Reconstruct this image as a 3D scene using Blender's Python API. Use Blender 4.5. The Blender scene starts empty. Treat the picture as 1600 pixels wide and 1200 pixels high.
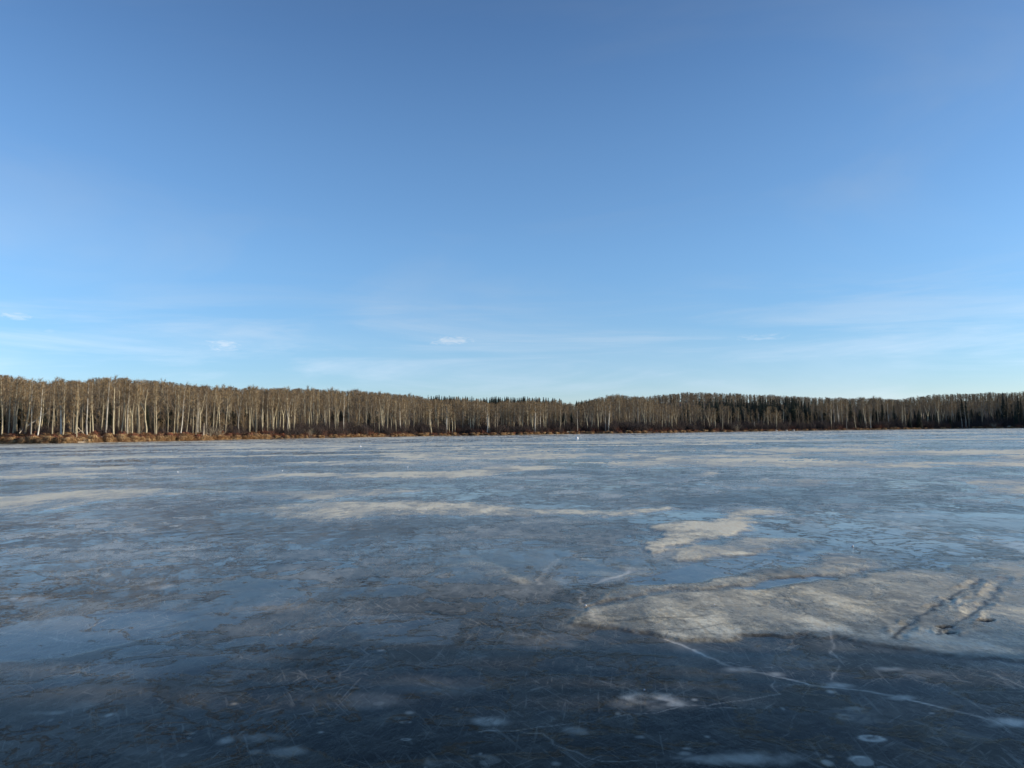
import bpy, math, random
import numpy as np
from mathutils import Vector, Matrix
R = math.radians
random.seed(11)
rng = np.random.default_rng(11)
scn = bpy.context.scene
COL = scn.collection

# ------------------------------------------------------------------ camera
F = 1209.0                                   # focal length in pixels of the 1600 px photograph
CAMZ = 1.7
PITCH = math.atan(73.0 / F)
ROLL = R(0.647)
f_ = Vector((0, math.cos(PITCH), math.sin(PITCH)))
r0 = Vector((1, 0, 0)); u0 = Vector((0, -math.sin(PITCH), math.cos(PITCH)))
r_ = r0 * math.cos(ROLL) - u0 * math.sin(ROLL)
u_ = u0 * math.cos(ROLL) + r0 * math.sin(ROLL)
cd = bpy.data.cameras.new('camera'); cam = bpy.data.objects.new('camera', cd); COL.objects.link(cam)
cd.sensor_fit = 'HORIZONTAL'; cd.sensor_width = 36; cd.lens = 36 * F / 1600
cd.clip_start = 0.05; cd.clip_end = 20000
M = Matrix.Identity(4)
for i in range(3):
    M[i][0] = r_[i]; M[i][1] = u_[i]; M[i][2] = -f_[i]
M[2][3] = CAMZ
cam.matrix_world = M
scn.camera = cam

# ------------------------------------------------------------------ sun, sky, exposure
SUN_AZ, SUN_EL = 95.0, 14.0                  # azimuth clockwise from the view direction
SUN_DIR = Vector((math.sin(R(SUN_AZ)) * math.cos(R(SUN_EL)), math.cos(R(SUN_AZ)) * math.cos(R(SUN_EL)), math.sin(R(SUN_EL))))
sd = bpy.data.lights.new('sun', 'SUN'); sd.energy = 5.0; sd.angle = R(0.5); sd.color = (1.0, 0.85, 0.64)
sun = bpy.data.objects.new('sun', sd); COL.objects.link(sun)
sun.rotation_euler = SUN_DIR.to_track_quat('Z', 'Y').to_euler()
scn.view_settings.view_transform = 'Standard'
scn.view_settings.look = 'None'
scn.view_settings.exposure = 0.12
scn.view_settings.gamma = 1.0
scn.view_settings.use_curve_mapping = False


class NT:
    """small helper for writing node trees"""
    def __init__(s, tree):
        s.t = tree; s.n = tree.nodes; s.l = tree.links
        s.n.clear()
    def node(s, typ, **kw):
        n = s.n.new(typ)
        for k, v in kw.items(): setattr(n, k, v)
        return n
    def put(s, sock, v):
        if isinstance(v, bpy.types.NodeSocket): s.l.new(v, sock)
        elif v is not None:
            if hasattr(sock.default_value, '__len__') and not hasattr(v, '__len__'): v = (v,) * len(sock.default_value)
            if hasattr(v, '__len__') and len(sock.default_value) == 4 and len(v) == 3: v = (*v, 1)
            sock.default_value = v
    def m(s, op, a, b=None, c=None, clamp=False):
        n = s.node('ShaderNodeMath', operation=op, use_clamp=clamp)
        s.put(n.inputs[0], a); s.put(n.inputs[1], b)
        if c is not None: s.put(n.inputs[2], c)
        return n.outputs[0]
    def add(s, a, b): return s.m('ADD', a, b)
    def sub(s, a, b): return s.m('SUBTRACT', a, b)
    def mul(s, a, b): return s.m('MULTIPLY', a, b)
    def step(s, v, lo, hi, o0=0.0, o1=1.0):
        n = s.node('ShaderNodeMapRange', interpolation_type='SMOOTHSTEP')
        for i, x in enumerate((v, lo, hi, o0, o1)): s.put(n.inputs[i], x)
        return n.outputs[0]
    def mix(s, f, a, b, blend='MIX'):
        n = s.node('ShaderNodeMix', data_type='RGBA', blend_type=blend)
        s.put(n.inputs[0], f); s.put(n.inputs[6], a); s.put(n.inputs[7], b)
        return n.outputs[2]
    def fmix(s, f, a, b):
        n = s.node('ShaderNodeMix', data_type='FLOAT')
        s.put(n.inputs[0], f); s.put(n.inputs[2], a); s.put(n.inputs[3], b)
        return n.outputs[0]
    def mapping(s, v, scale=(1, 1, 1), rot=(0, 0, 0), loc=(0, 0, 0)):
        n = s.node('ShaderNodeMapping'); s.put(n.inputs[0], v)
        n.inputs['Scale'].default_value = scale; n.inputs['Rotation'].default_value = rot; n.inputs['Location'].default_value = loc
        return n.outputs[0]
    def noise(s, v, scale, detail=4, rough=0.55, dist=0.0, lac=2.0):
        n = s.node('ShaderNodeTexNoise'); s.put(n.inputs['Vector'], v)
        n.inputs['Scale'].default_value = scale; n.inputs['Detail'].default_value = detail
        n.inputs['Roughness'].default_value = rough; n.inputs['Distortion'].default_value = dist
        n.inputs['Lacunarity'].default_value = lac
        return n.outputs[0]
    def attr(s, name):
        n = s.node('ShaderNodeAttribute', attribute_name=name); return n.outputs['Fac']


world = bpy.data.worlds.new('World'); scn.world = world; world.use_nodes = True
w = NT(world.node_tree)
tc = w.node('ShaderNodeTexCoord')
sky = w.node('ShaderNodeTexSky', sky_type='NISHITA')
sky.sun_disc = False; sky.sun_elevation = R(SUN_EL); sky.sun_rotation = R(SUN_AZ)
sky.altitude = 900; sky.air_density = 1.0; sky.dust_density = 0.3; sky.ozone_density = 4.0
sep = w.node('ShaderNodeSeparateXYZ'); w.l.new(tc.outputs['Generated'], sep.inputs[0])
X, Y, Z = sep.outputs
el = w.mul(w.m('ARCSINE', Z), 180 / math.pi)
az = w.mul(w.m('ARCTAN2', X, Y), 180 / math.pi)
cmb = w.node('ShaderNodeCombineXYZ'); w.put(cmb.inputs[0], az); w.put(cmb.inputs[1], el)
AE = cmb.outputs[0]
# thin high veil, brighter low down, drawn out sideways
veil_n = w.noise(w.mapping(AE, (0.045, 0.42, 1), (0, 0, R(-3))), 1.0, 6, 0.6, 0.6)
veil_b = w.noise(w.mapping(AE, (0.03, 0.10, 1), (0, 0, R(9)), (3.1, 1.7, 0)), 1.0, 5, 0.55, 0.8)
veil = w.mul(w.step(veil_n, 0.42, 0.72), w.mul(w.step(el, 0.5, 5.0), w.step(el, 13.0, 5.0)))
high = w.mul(w.step(veil_b, 0.45, 0.75), w.step(el, 45.0, 12.0))
veil = w.add(w.mul(veil, 0.42), w.mul(high, 0.20))
# small single wisps of cirrus
wisp_n = w.noise(w.mapping(AE, (0.9, 3.2, 1), (0, 0, R(6))), 1.0, 6, 0.65, 1.2)
def dirpx(x, y):
    d = (f_ * F + r_ * (x - 800) - u_ * (y - 600)).normalized()
    return math.degrees(math.atan2(d.x, d.y)), math.degrees(math.asin(d.z))
tot = None
for (px, py, sx, sy, a) in ((706, 532, 2.1, 0.42, 0.9), (348, 540, 1.6, 0.42, 0.8), (1188, 527, 2.1, 0.34, 0.4), (22, 493, 1.5, 0.26, 0.6),
                            (80, 518, 0.5, 0.18, 0.25), (403, 517, 0.25, 0.2, 0.2), (518, 577, 0.6, 0.25, 0.25), (835, 531, 2.2, 0.12, 0.25)):
    a0, e0 = dirpx(px, py)
    g = w.add(w.m('POWER', w.mul(w.sub(az, a0), 1 / sx), 2.0), w.m('POWER', w.mul(w.sub(el, e0), 1 / sy), 2.0))
    g = w.mul(w.step(w.add(g, w.mul(w.sub(wisp_n, 0.5), 4.0)), 1.1, -0.7), a)
    tot = g if tot is None else w.m('MAXIMUM', tot, g)
veil = w.m('MAXIMUM', veil, w.mul(tot, 0.95))
hsv = w.node('ShaderNodeHueSaturation'); hsv.inputs['Saturation'].default_value = 1.0
w.put(hsv.inputs['Color'], w.mix(1.0, sky.outputs[0], (0.93, 1.0, 1.07), 'MULTIPLY'))
lum = w.node('ShaderNodeRGBToBW'); w.put(lum.inputs[0], hsv.outputs[0])
cl = w.node('ShaderNodeCombineXYZ')
top = w.add(w.mul(lum.outputs[0], 1.35), 0.5)
w.put(cl.inputs[0], w.mul(top, 0.92)); w.put(cl.inputs[1], w.mul(top, 1.08)); w.put(cl.inputs[2], w.mul(top, 1.26))
haze = w.mul(w.step(el, 2.0, 14.0), w.step(el, 36.0, 18.0))   # thin even haze of the middle sky
skyb = w.mix(haze, hsv.outputs[0], w.mix(1.0, hsv.outputs[0], (1.30, 1.25, 1.17), 'MULTIPLY'))
skyc = w.mix(veil, skyb, cl.outputs[0])
skyc = w.mix(1.0, skyc, w.mix(w.step(el, 7.0, -1.0), (1, 1, 1), (1.14, 1.02, 1.06)), 'MULTIPLY')
bg = w.node('ShaderNodeBackground'); w.put(bg.inputs[0], skyc); bg.inputs[1].default_value = 0.15
wo = w.node('ShaderNodeOutputWorld'); w.l.new(bg.outputs[0], wo.inputs[0])

# ------------------------------------------------------------------ geometry helpers
def ground(px, py, z=0.0):
    d = f_ * F + r_ * (px - 800) - u_ * (py - 600)
    k = (z - CAMZ) / d.z
    return Vector((d.x * k, d.y * k, z))
def ray_az(px, py=675):
    d = f_ * F + r_ * (px - 800) - u_ * (py - 600)
    return math.atan2(d.x, d.y)
def horizon(px): return 673 - 0.01129 * (px - 800)
def z_at(px, py, dist):                         # height of the point seen at (px, py) at a horizontal distance
    d = f_ * F + r_ * (px - 800) - u_ * (py - 600)
    return CAMZ + dist * d.z / math.hypot(d.x, d.y)

def hash2(ix, iy, s):
    h = (ix * 374761393 + iy * 668265263 + s * 1442695041) & 0xffffffff
    h = ((h ^ (h >> 13)) * 1274126177) & 0xffffffff
    return ((h ^ (h >> 16)) & 0xffffff) / float(0xffffff)
def vnoise(x, y, s=0):
    ix = np.floor(x).astype(np.int64); iy = np.floor(y).astype(np.int64)
    fx = x - ix; fy = y - iy
    fx = fx * fx * (3 - 2 * fx); fy = fy * fy * (3 - 2 * fy)
    a = hash2(ix, iy, s); b = hash2(ix + 1, iy, s); c = hash2(ix, iy + 1, s); d = hash2(ix + 1, iy + 1, s)
    return a + (b - a) * fx + (c - a) * fy + (a - b - c + d) * fx * fy
def fbm(x, y, s=0, o=5, g=0.5):
    t = 0; a = 1; n = 0
    for i in range(o):
        t = t + a * vnoise(x, y, s + i * 17); n += a; a *= g
        x, y = x * 1.87 + y * 0.7 + 3.1, y * 1.87 - x * 0.7 + 7.7
    return t / n
def sstep(v, a, b):
    t = np.clip((v - a) / (b - a), 0, 1); return t * t * (3 - 2 * t)

def mesh_obj(name, verts, faces, mat, parent=None, smooth=False):
    me = bpy.data.meshes.new(name); me.from_pydata(verts, [], faces); me.update()
    if mat: me.materials.append(mat)
    if smooth: me.polygons.foreach_set('use_smooth', [True] * len(me.polygons))
    o = bpy.data.objects.new(name, me); COL.objects.link(o)
    if parent: o.parent = parent
    return o
def link_mesh(name, me, parent=None):
    o = bpy.data.objects.new(name, me); COL.objects.link(o)
    if parent: o.parent = parent
    return o
def tag(o, label, cat, group=None):
    o['label'] = label; o['category'] = cat
    if group: o['group'] = group
    return o
def empty(name, loc, rot=(0, 0, 0), scale=(1, 1, 1)):
    o = bpy.data.objects.new(name, None); COL.objects.link(o)
    o.location = loc; o.rotation_euler = rot; o.scale = scale; o.empty_display_size = 0.5
    return o

def material(name):
    m = bpy.data.materials.new(name); m.use_nodes = True
    t = NT(m.node_tree)
    b = t.node('ShaderNodeBsdfPrincipled'); o = t.node('ShaderNodeOutputMaterial')
    t.l.new(b.outputs[0], o.inputs[0])
    return m, t, b

# ------------------------------------------------------------------ far shore as a curve round the camera
SHORE_PX = [(0, 693.5), (100, 692.6), (200, 690.6), (300, 688.4), (400, 686.3), (500, 684.6), (600, 682.7), (700, 681.0), (800, 679.7), (900, 678.2),
            (1000, 677.0), (1100, 675.4), (1200, 674.0), (1300, 672.6), (1400, 671.2), (1500, 669.9), (1600, 669.0)]
sh = []
for px, py in SHORE_PX:
    g = ground(px, py); sh.append((math.atan2(g.x, g.y), math.hypot(g.x, g.y)))
SH_A = np.array([R(-110), R(-80), R(-55)] + [a for a, d in sh] + [R(50), R(80), R(110)])
SH_D = np.array([110, 125, 155] + [d for a, d in sh] + [440, 420, 380])
def shore(a):
    a = np.asarray(a, float)
    base = np.interp(a, SH_A, SH_D)
    return base + (fbm(a * 40, a * 0 + 2, 5, 4) - 0.5) * 0.030 * base * 0.8
# heights of the skyline and of the front stand in the photograph
SKY_PX = [(-300, 575), (0, 586), (60, 595), (72, 600), (95, 591), (130, 596), (150, 589), (250, 594), (300, 603), (400, 606), (500, 608), (560, 611), (640, 616), (668, 621), (700, 622),
          (760, 622), (800, 622), (850, 624), (895, 627), (905, 628), (930, 623), (960, 617), (1000, 619), (1050, 615), (1080, 613), (1130, 614), (1200, 617),
          (1270, 620), (1360, 622), (1410, 624), (1440, 619), (1465, 616), (1520, 614), (1600, 612), (1900, 606)]
FRONT_PX = [(-300, 575), (0, 586), (60, 594), (72, 599), (95, 591), (130, 596), (150, 589), (250, 594), (300, 603), (400, 606), (500, 608), (560, 611), (640, 617), (700, 622),
            (760, 625), (800, 626), (850, 624), (895, 630), (910, 630), (930, 623), (960, 617), (1000, 620), (1030, 628), (1100, 634), (1200, 637), (1260, 634),
            (1300, 624), (1360, 622), (1410, 624), (1440, 621), (1500, 622), (1560, 622), (1600, 620), (1900, 612)]
az_sky = np.array([ray_az(p) for p, y in SKY_PX]); up_sky = np.array([(horizon(p) - y) / F * math.cos(ray_az(p)) for p, y in SKY_PX])
az_fr = np.array([ray_az(p) for p, y in FRONT_PX]); up_fr = np.array([(horizon(p) - y) / F * math.cos(ray_az(p)) for p, y in FRONT_PX])
bank_a = np.array([ray_az(p) for p in (0, 400, 800, 1200, 1600)]); bank_h = np.array([2.1, 1.8, 1.5, 1.3, 1.2])
def land_z(a, t):
    a = np.asarray(a, float); t = np.asarray(t, float)
    bank = np.interp(a, bank_a, bank_h)
    z = -0.35 + (bank + 0.35) * (0.45 * sstep(t, 0, 1.6) + 0.55 * sstep(t, 0.5, 12))
    z = z + (fbm(a * 260, t * 0.35, 9, 3) - 0.5) * 0.5 * sstep(t, 0, 2)
    Rr = shore(a) + 330
    hill = np.maximum(np.interp(a, az_sky, up_sky) * Rr + CAMZ - 8.0 - bank, 0.5)
    hill = hill * sstep(t, 45, 330) + 2.5 * sstep(t, 300, 700) * 0
    return z + hill - np.maximum(t - 380, 0) * 0.004

# ------------------------------------------------------------------ materials
def bark_mat(name, pale, dark, hue=0.0):
    m, t, b = material(name)
    g = t.node('ShaderNodeTexCoord').outputs['Object']
    oi = t.node('ShaderNodeObjectInfo')
    n1 = t.noise(t.mapping(g, (1, 1, 0.5)), 2.2, 5, 0.6)
    n2 = t.noise(t.mapping(g, (0.6, 0.6, 5)), 1.6, 4, 0.6)
    c = t.mix(t.step(n1, 0.40, 0.66), pale, tuple(x * 0.62 for x in pale))
    c = t.mix(t.step(n2, 0.60, 0.68), c, dark)
    c = t.mix(t.mul(t.m('POWER', oi.outputs['Random'], 0.8), 0.8), c, (0.14, 0.115, 0.085))
    t.put(b.inputs['Base Color'], c); b.inputs['Roughness'].default_value = 0.8
    return m
M_BARK = bark_mat('aspen_bark', (0.64, 0.57, 0.38), (0.06, 0.05, 0.04))
M_WHITE = bark_mat('birch_bark', (0.74, 0.71, 0.61), (0.08, 0.07, 0.06))
def flat_mat(name, c1, c2, scale=0.5, rough=0.85, rnd=0.5, c3=None):
    m, t, b = material(name)
    g = t.node('ShaderNodeTexCoord').outputs['Object']
    oi = t.node('ShaderNodeObjectInfo')
    c = t.mix(t.step(t.noise(g, scale, 4, 0.6), 0.35, 0.65), c1, c2)
    if c3: c = t.mix(t.mul(oi.outputs['Random'], rnd), c, c3)
    t.put(b.inputs['Base Color'], c); b.inputs['Roughness'].default_value = rough
    return m
M_TWIG = flat_mat('aspen_twigs', (0.40, 0.275, 0.125), (0.21, 0.145, 0.075), 0.4, 0.85, 0.8, (0.10, 0.07, 0.05))
M_LIMB = flat_mat('aspen_limbs', (0.38, 0.34, 0.24), (0.24, 0.20, 0.14), 0.8, 0.85, 0.4, (0.16, 0.13, 0.10))
M_SPRUCE = flat_mat('spruce_needles', (0.016, 0.026, 0.016), (0.030, 0.042, 0.022), 0.9, 0.8, 0.5, (0.012, 0.018, 0.016))
M_SPTR = flat_mat('spruce_bark', (0.10, 0.075, 0.06), (0.06, 0.05, 0.04), 2)
M_GRASS = flat_mat('dead_grass', (0.36, 0.22, 0.09), (0.26, 0.14, 0.055), 1.2, 0.9, 0.9, (0.14, 0.06, 0.025))
M_GRASS2 = flat_mat('pale_grass', (0.56, 0.39, 0.19), (0.40, 0.24, 0.10), 1.2, 0.9, 0.6, (0.20, 0.10, 0.05))
M_BUSH = flat_mat('bush_twigs', (0.085, 0.055, 0.045), (0.055, 0.042, 0.038), 0.8, 0.9, 0.7, (0.04, 0.034, 0.032))
M_BUSHR = flat_mat('red_bush_twigs', (0.28, 0.10, 0.05), (0.17, 0.065, 0.035), 0.8, 0.9, 0.6, (0.08, 0.045, 0.035))
M_SOIL = flat_mat('bank_soil', (0.03, 0.02, 0.014), (0.065, 0.036, 0.02), 0.35, 0.95)
M_DEAD = flat_mat('weathered_wood', (0.50, 0.43, 0.33), (0.34, 0.28, 0.21), 1.5, 0.85)
M_CHUNK = flat_mat('snow_lump', (0.86, 0.87, 0.88), (0.74, 0.76, 0.80), 8, 0.5)
M_DARKW = flat_mat('dark_stump', (0.03, 0.025, 0.022), (0.05, 0.04, 0.035), 3, 0.8)

# ------------------------------------------------------------------ ice
def polydist(x, y, pts, closed=True):
    """signed distance (negative inside) to a polygon, or plain distance to a polyline"""
    best = np.full(x.shape, 1e9); inside = np.zeros(x.shape, bool)
    n = len(pts)
    for i in range(n if closed else n - 1):
        ax, ay = pts[i]; bx, by = pts[(i + 1) % n]
        dx, dy = bx - ax, by - ay
        k = np.clip(((x - ax) * dx + (y - ay) * dy) / (dx * dx + dy * dy + 1e-12), 0, 1)
        best = np.minimum(best, np.hypot(x - ax - k * dx, y - ay - k * dy))
        if closed:
            c = ((ay > y) != (by > y)) & (x < (bx - ax) * (y - ay) / (by - ay + 1e-12) + ax)
            inside ^= c
    return np.where(inside, -best, best) if closed else best
def G(pts): return [tuple(ground(px, py).xy) for px, py in pts]

FROST = [  # outline in photo pixels laid onto the ice, strength
    ([(868, 974), (925, 952), (1010, 932), (1100, 922), (1200, 915), (1290, 902), (1390, 892), (1480, 883), (1600, 874), (1750, 872), (1850, 1040), (1600, 1035), (1500, 1030), (1420, 1012), (1300, 1000), (1200, 992), (1080, 1000), (990, 992), (930, 984)], 0.52),
    ([(1080, 968), (1180, 962), (1300, 975), (1420, 985), (1520, 992), (1600, 985), (1750, 990), (1750, 1030), (1600, 1022), (1500, 1024), (1400, 1010), (1280, 998), (1180, 988)], 0.42),
    ([(905, 950), (960, 918), (1050, 908), (1150, 898), (1250, 880), (1330, 862), (1400, 878), (1380, 890), (1290, 898), (1180, 910), (1060, 925), (960, 942)], 0.42),
    ([(1018, 822), (1070, 812), (1120, 810), (1140, 799), (1200, 795), (1212, 799), (1165, 820), (1140, 838), (1090, 846), (1030, 858), (1000, 868), (985, 860), (1040, 840)], 0.95),
    ([(1000, 870), (1090, 850), (1150, 845), (1240, 838), (1290, 845), (1200, 862), (1120, 872), (1040, 880)], 0.40),
    ([(1140, 868), (1160, 863), (1190, 861), (1196, 864), (1170, 872)], 0.8),
    ([(895, 874), (930, 880), (1000, 888), (1020, 893), (960, 890), (910, 880)], 0.7),
    ([(880, 905), (930, 892), (1010, 890), (1025, 896), (960, 905)], 0.35),
    ([(-300, 790), (0, 775), (100, 768), (250, 763), (400, 767), (480, 768), (525, 774), (500, 784), (455, 784), (430, 773), (330, 771), (240, 774), (150, 785), (60, 797), (0, 806), (-300, 830)], 0.68),
    ([(400, 768), (500, 766), (620, 764), (700, 765), (620, 772), (540, 778), (480, 790), (540, 783), (455, 782), (440, 774)], 0.55),
    ([(345, 799), (400, 792), (500, 784), (620, 784), (740, 786), (860, 795), (960, 799), (1050, 791), (1062, 795), (980, 808), (900, 806), (780, 803), (690, 807), (600, 808), (500, 815), (400, 808)], 0.66),
    ([(840, 797), (905, 797), (970, 803), (1050, 791), (1060, 795), (980, 808), (900, 806), (850, 802)], 0.5),
    ([(335, 749), (420, 741), (560, 738), (700, 736), (790, 728), (860, 727), (905, 731), (790, 739), (730, 748), (620, 748), (450, 745)], 0.85),
    ([(560, 709), (700, 711), (820, 709), (1000, 708), (1100, 710), (900, 714), (800, 719), (640, 717)], 0.75),
    ([(640, 716), (800, 722), (860, 725), (740, 731), (600, 724)], 0.3),
    ([(60, 720), (90, 717), (120, 722), (180, 723), (100, 726)], 0.7),
    ([(1072, 742), (1090, 737), (1120, 737), (1140, 741), (1110, 746), (1085, 746)], 0.6),
    ([(1080, 752), (1200, 748), (1340, 750), (1280, 760), (1180, 766), (1100, 757)], 0.45),
    ([(1100, 703), (1250, 700), (1420, 702), (1300, 707), (1180, 709)], 0.8),
    ([(1150, 728), (1300, 725), (1500, 728), (1650, 724), (1650, 730), (1400, 731), (1200, 730)], 0.8),
    ([(1480, 752), (1560, 748), (1680, 752), (1680, 776), (1560, 772)], 0.55),
    ([(690, 872), (720, 868), (790, 885), (840, 905), (820, 912), (760, 895)], 0.30),
    ([(1590, 868), (1640, 862), (1700, 866), (1640, 880)], 0.8),
]
GLOSS = [  # smooth refrozen water
    ([(1042, 888), (1100, 874), (1180, 868), (1250, 862), (1295, 858), (1270, 872), (1180, 892), (1090, 908), (1000, 915), (960, 905), (1010, 896)], 1.0),
    ([(1150, 919), (1200, 906), (1260, 899), (1292, 901), (1285, 908), (1220, 918), (1160, 924)], 1.0),
    ([(1280, 862), (1320, 800), (1450, 802), (1600, 800), (1800, 800), (1800, 866), (1600, 872), (1450, 886), (1400, 878)], 0.62),
    ([(1010, 815), (1050, 800), (1130, 794), (1128, 800), (1080, 812)], 0.7),
    ([(900, 920), (860, 905), (870, 880), (920, 868), (1020, 868), (1080, 880), (1010, 896), (940, 910)], 0.6),
    ([(-60, 1000), (60, 965), (220, 955), (340, 960), (260, 985), (100, 1030), (-60, 1040)], 0.7),
    ([(520, 965), (620, 955), (720, 965), (700, 1010), (560, 1000)], 0.4),
]
RIPPLE = [  # wind-roughened crust
    ([(150, 800), (300, 775), (440, 780), (400, 800), (600, 815), (850, 805), (980, 812), (960, 850), (700, 840), (500, 850), (300, 845), (180, 830)], 0.8),
    ([(640, 820), (780, 806), (960, 812), (900, 850), (760, 838)], 0.7),
    ([(820, 765), (1000, 765), (1250, 770), (1250, 790), (1000, 792), (850, 785)], 0.7),
    ([(1200, 768), (1400, 772), (1500, 780), (1340, 795), (1180, 790)], 0.5),
    ([(850, 728), (1050, 722), (1010, 733), (850, 738)], 0.5),
]
WHITE_LINES = [
    ([(903, 922), (911, 933), (905, 940), (915, 948)], 0.012, 0.5),
    ([(915, 948), (918, 956), (930, 966), (960, 978), (1000, 990)], 0.010, 0.35),
    ([(1040, 998), (1075, 1015), (1130, 1039), (1200, 1053), (1265, 1068), (1330, 1077), (1400, 1088), (1480, 1106), (1540, 1124), (1600, 1137), (1700, 1160)], 0.012, 0.75),
    ([(872, 873), (852, 890), (840, 905), (846, 912)], 0.03, 0.35),
    ([(920, 960), (980, 948), (1030, 940), (1110, 930)], 0.012, 0.25),
    ([(925, 912), (960, 902), (985, 893)], 0.03, 0.45),
    ([(1258, 1068), (1257, 1098), (1242, 1110), (1240, 1130), (1225, 1160), (1233, 1180), (1230, 1210)], 0.003, 0.22),
    ([(900, 932), (925, 936), (948, 934), (950, 938)], 0.010, 0.3),
    ([(1040, 1175), (1052, 1188)], 0.003, 0.1),
    ([(1200, 806), (1240, 804), (1320, 801)], 0.03, 0.5),
]
DARK_LINES = [
    ([(1240, 797), (1320, 798), (1400, 802), (1470, 803), (1540, 801)], 0.09, 0.8),
    ([(1285, 867), (1340, 869), (1430, 870), (1480, 876), (1560, 878), (1610, 873)], 0.035, 0.8),
    ([(1395, 888), (1480, 884), (1590, 876)], 0.03, 0.7),
    ([(1450, 886), (1510, 903), (1535, 915)], 0.018, 0.55),
    ([(930, 966), (960, 978), (990, 988)], 0.015, 0.5),
    ([(955, 972), (1010, 968), (1070, 966), (1110, 962)], 0.022, 0.6),
    ([(1150, 922), (1240, 917), (1290, 905)], 0.025, 0.6),
    ([(400, 783), (450, 783), (470, 777)], 0.08, 0.7),
    ([(1010, 987), (1060, 984)], 0.015, 0.4),
    ([(1398, 1000), (1432, 969), (1470, 944), (1503, 926), (1535, 906)], 0.024, 0.8), ([(1470, 992), (1495, 975), (1525, 953), (1550, 937), (1570, 912)], 0.022, 0.7),  # shaded sides of the two ruts, painted as dark lines
]
BLOBS = [  # cloudy white bubbles and frost spots frozen in: x, y, half width, half height (px), ring?, strength
    (1018, 1096, 42, 13, 1, 0.42), (975, 1100, 30, 7, 0, 0.16), (768, 1128, 27, 8, 0, 0.42), (1365, 1153, 17, 5, 1, 0.65), (1348, 1190, 15, 6, 1, 0.65),
    (1150, 1187, 95, 11, 0, 0.36), (1070, 1178, 12, 4, 0, 0.3), (738, 1190, 55, 9, 1, 0.30), (352, 1157, 14, 7, 0, 0.45), (400, 1152, 40, 6, 0, 0.18),
    (450, 1176, 28, 8, 0, 0.28), (902, 1142, 18, 7, 0, 0.24), (1000, 1152, 9, 3, 0, 0.3), (1322, 1120, 22, 6, 1, 0.5), (1330, 1107, 28, 4, 0, 0.35),
    (1340, 1118, 45, 14, 0, 0.18), (1292, 1192, 7, 4, 0, 0.35), (256, 916, 16, 4, 0, 0.25), (40, 936, 40, 5, 0, 0.2), (400, 1175, 10, 4, 0, 0.3),
    (1085, 1093, 6, 2.5, 0, 0.4), (1312, 1070, 22, 6, 0, 0.5), (1152, 1046, 26, 5, 0, 0.35), (1405, 1090, 30, 5, 0, 0.45), (1575, 1130, 36, 8, 0, 0.65),
    (1210, 1053, 14, 4, 0, 0.5), (1298, 1080, 8, 3, 0, 0.45), (1393, 1045, 22, 4, 0, 0.40), (1440, 1052, 40, 7, 0, 0.15), (1250, 1035, 90, 14, 0, 0.10),
    (75, 1115, 24, 4, 0, 0.3), (170, 1118, 8, 4, 0, 0.35), (140, 1100, 35, 14, 0, 0.14), (560, 1095, 60, 12, 0, 0.12), (700, 1070, 90, 14, 0, 0.10),
    (850, 1000, 90, 14, 0, 0.10), (365, 1100, 9, 3, 0, 0.3), (640, 1114, 8, 3, 0, 0.3), (965, 1115, 5, 2.5, 0, 0.4), (1105, 1151, 5, 2, 0, 0.3),
    (285, 1180, 12, 4, 0, 0.2), (1500, 1150, 60, 12, 0, 0.07), (430, 950, 60, 9, 0, 0.14), (215, 1170, 50, 10, 0, 0.10), (868, 1194, 10, 4, 0, 0.3),
]
for _ in range(170):                            # more of the same size all over the clear ice
    px, py = rng.uniform(-500, 2100), 880 + 560 * rng.random() ** 0.7
    s = (py - 673) / 450
    BLOBS.append((px, py, rng.uniform(2, 9) * s, rng.uniform(1.2, 3) * s, int(rng.random() < 0.15), rng.uniform(0.1, 0.34)))

CRACKS = []                                     # branching hairline cracks, as ground polylines
crng = random.Random(77)
def walk(p, h, step_, n, wd, a, depth=0):
    pts_ = [p]
    for i_ in range(n):
        h += crng.gauss(0, 0.28); p = (p[0] + math.cos(h) * step_, p[1] + math.sin(h) * step_); pts_.append(p)
        if depth < 2 and crng.random() < 0.22: walk(p, h + crng.choice((-1, 1)) * crng.uniform(0.5, 1.2), step_ * 0.7, max(2, n // 2), wd * 0.8, a * 0.8, depth + 1)
    CRACKS.append((pts_, wd, a))
for i_ in range(18):
    py_ = 700 + 480 * crng.random() ** 0.8; px_ = crng.uniform(-200, 1800); g_ = ground(px_, py_); d_ = g_.length
    walk((g_.x, g_.y), crng.uniform(0, 6.28), d_ * 0.05, crng.randint(5, 12), 0.0011 * d_, crng.choice((0.2, 0.32, 0.15, -0.5)))

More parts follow.
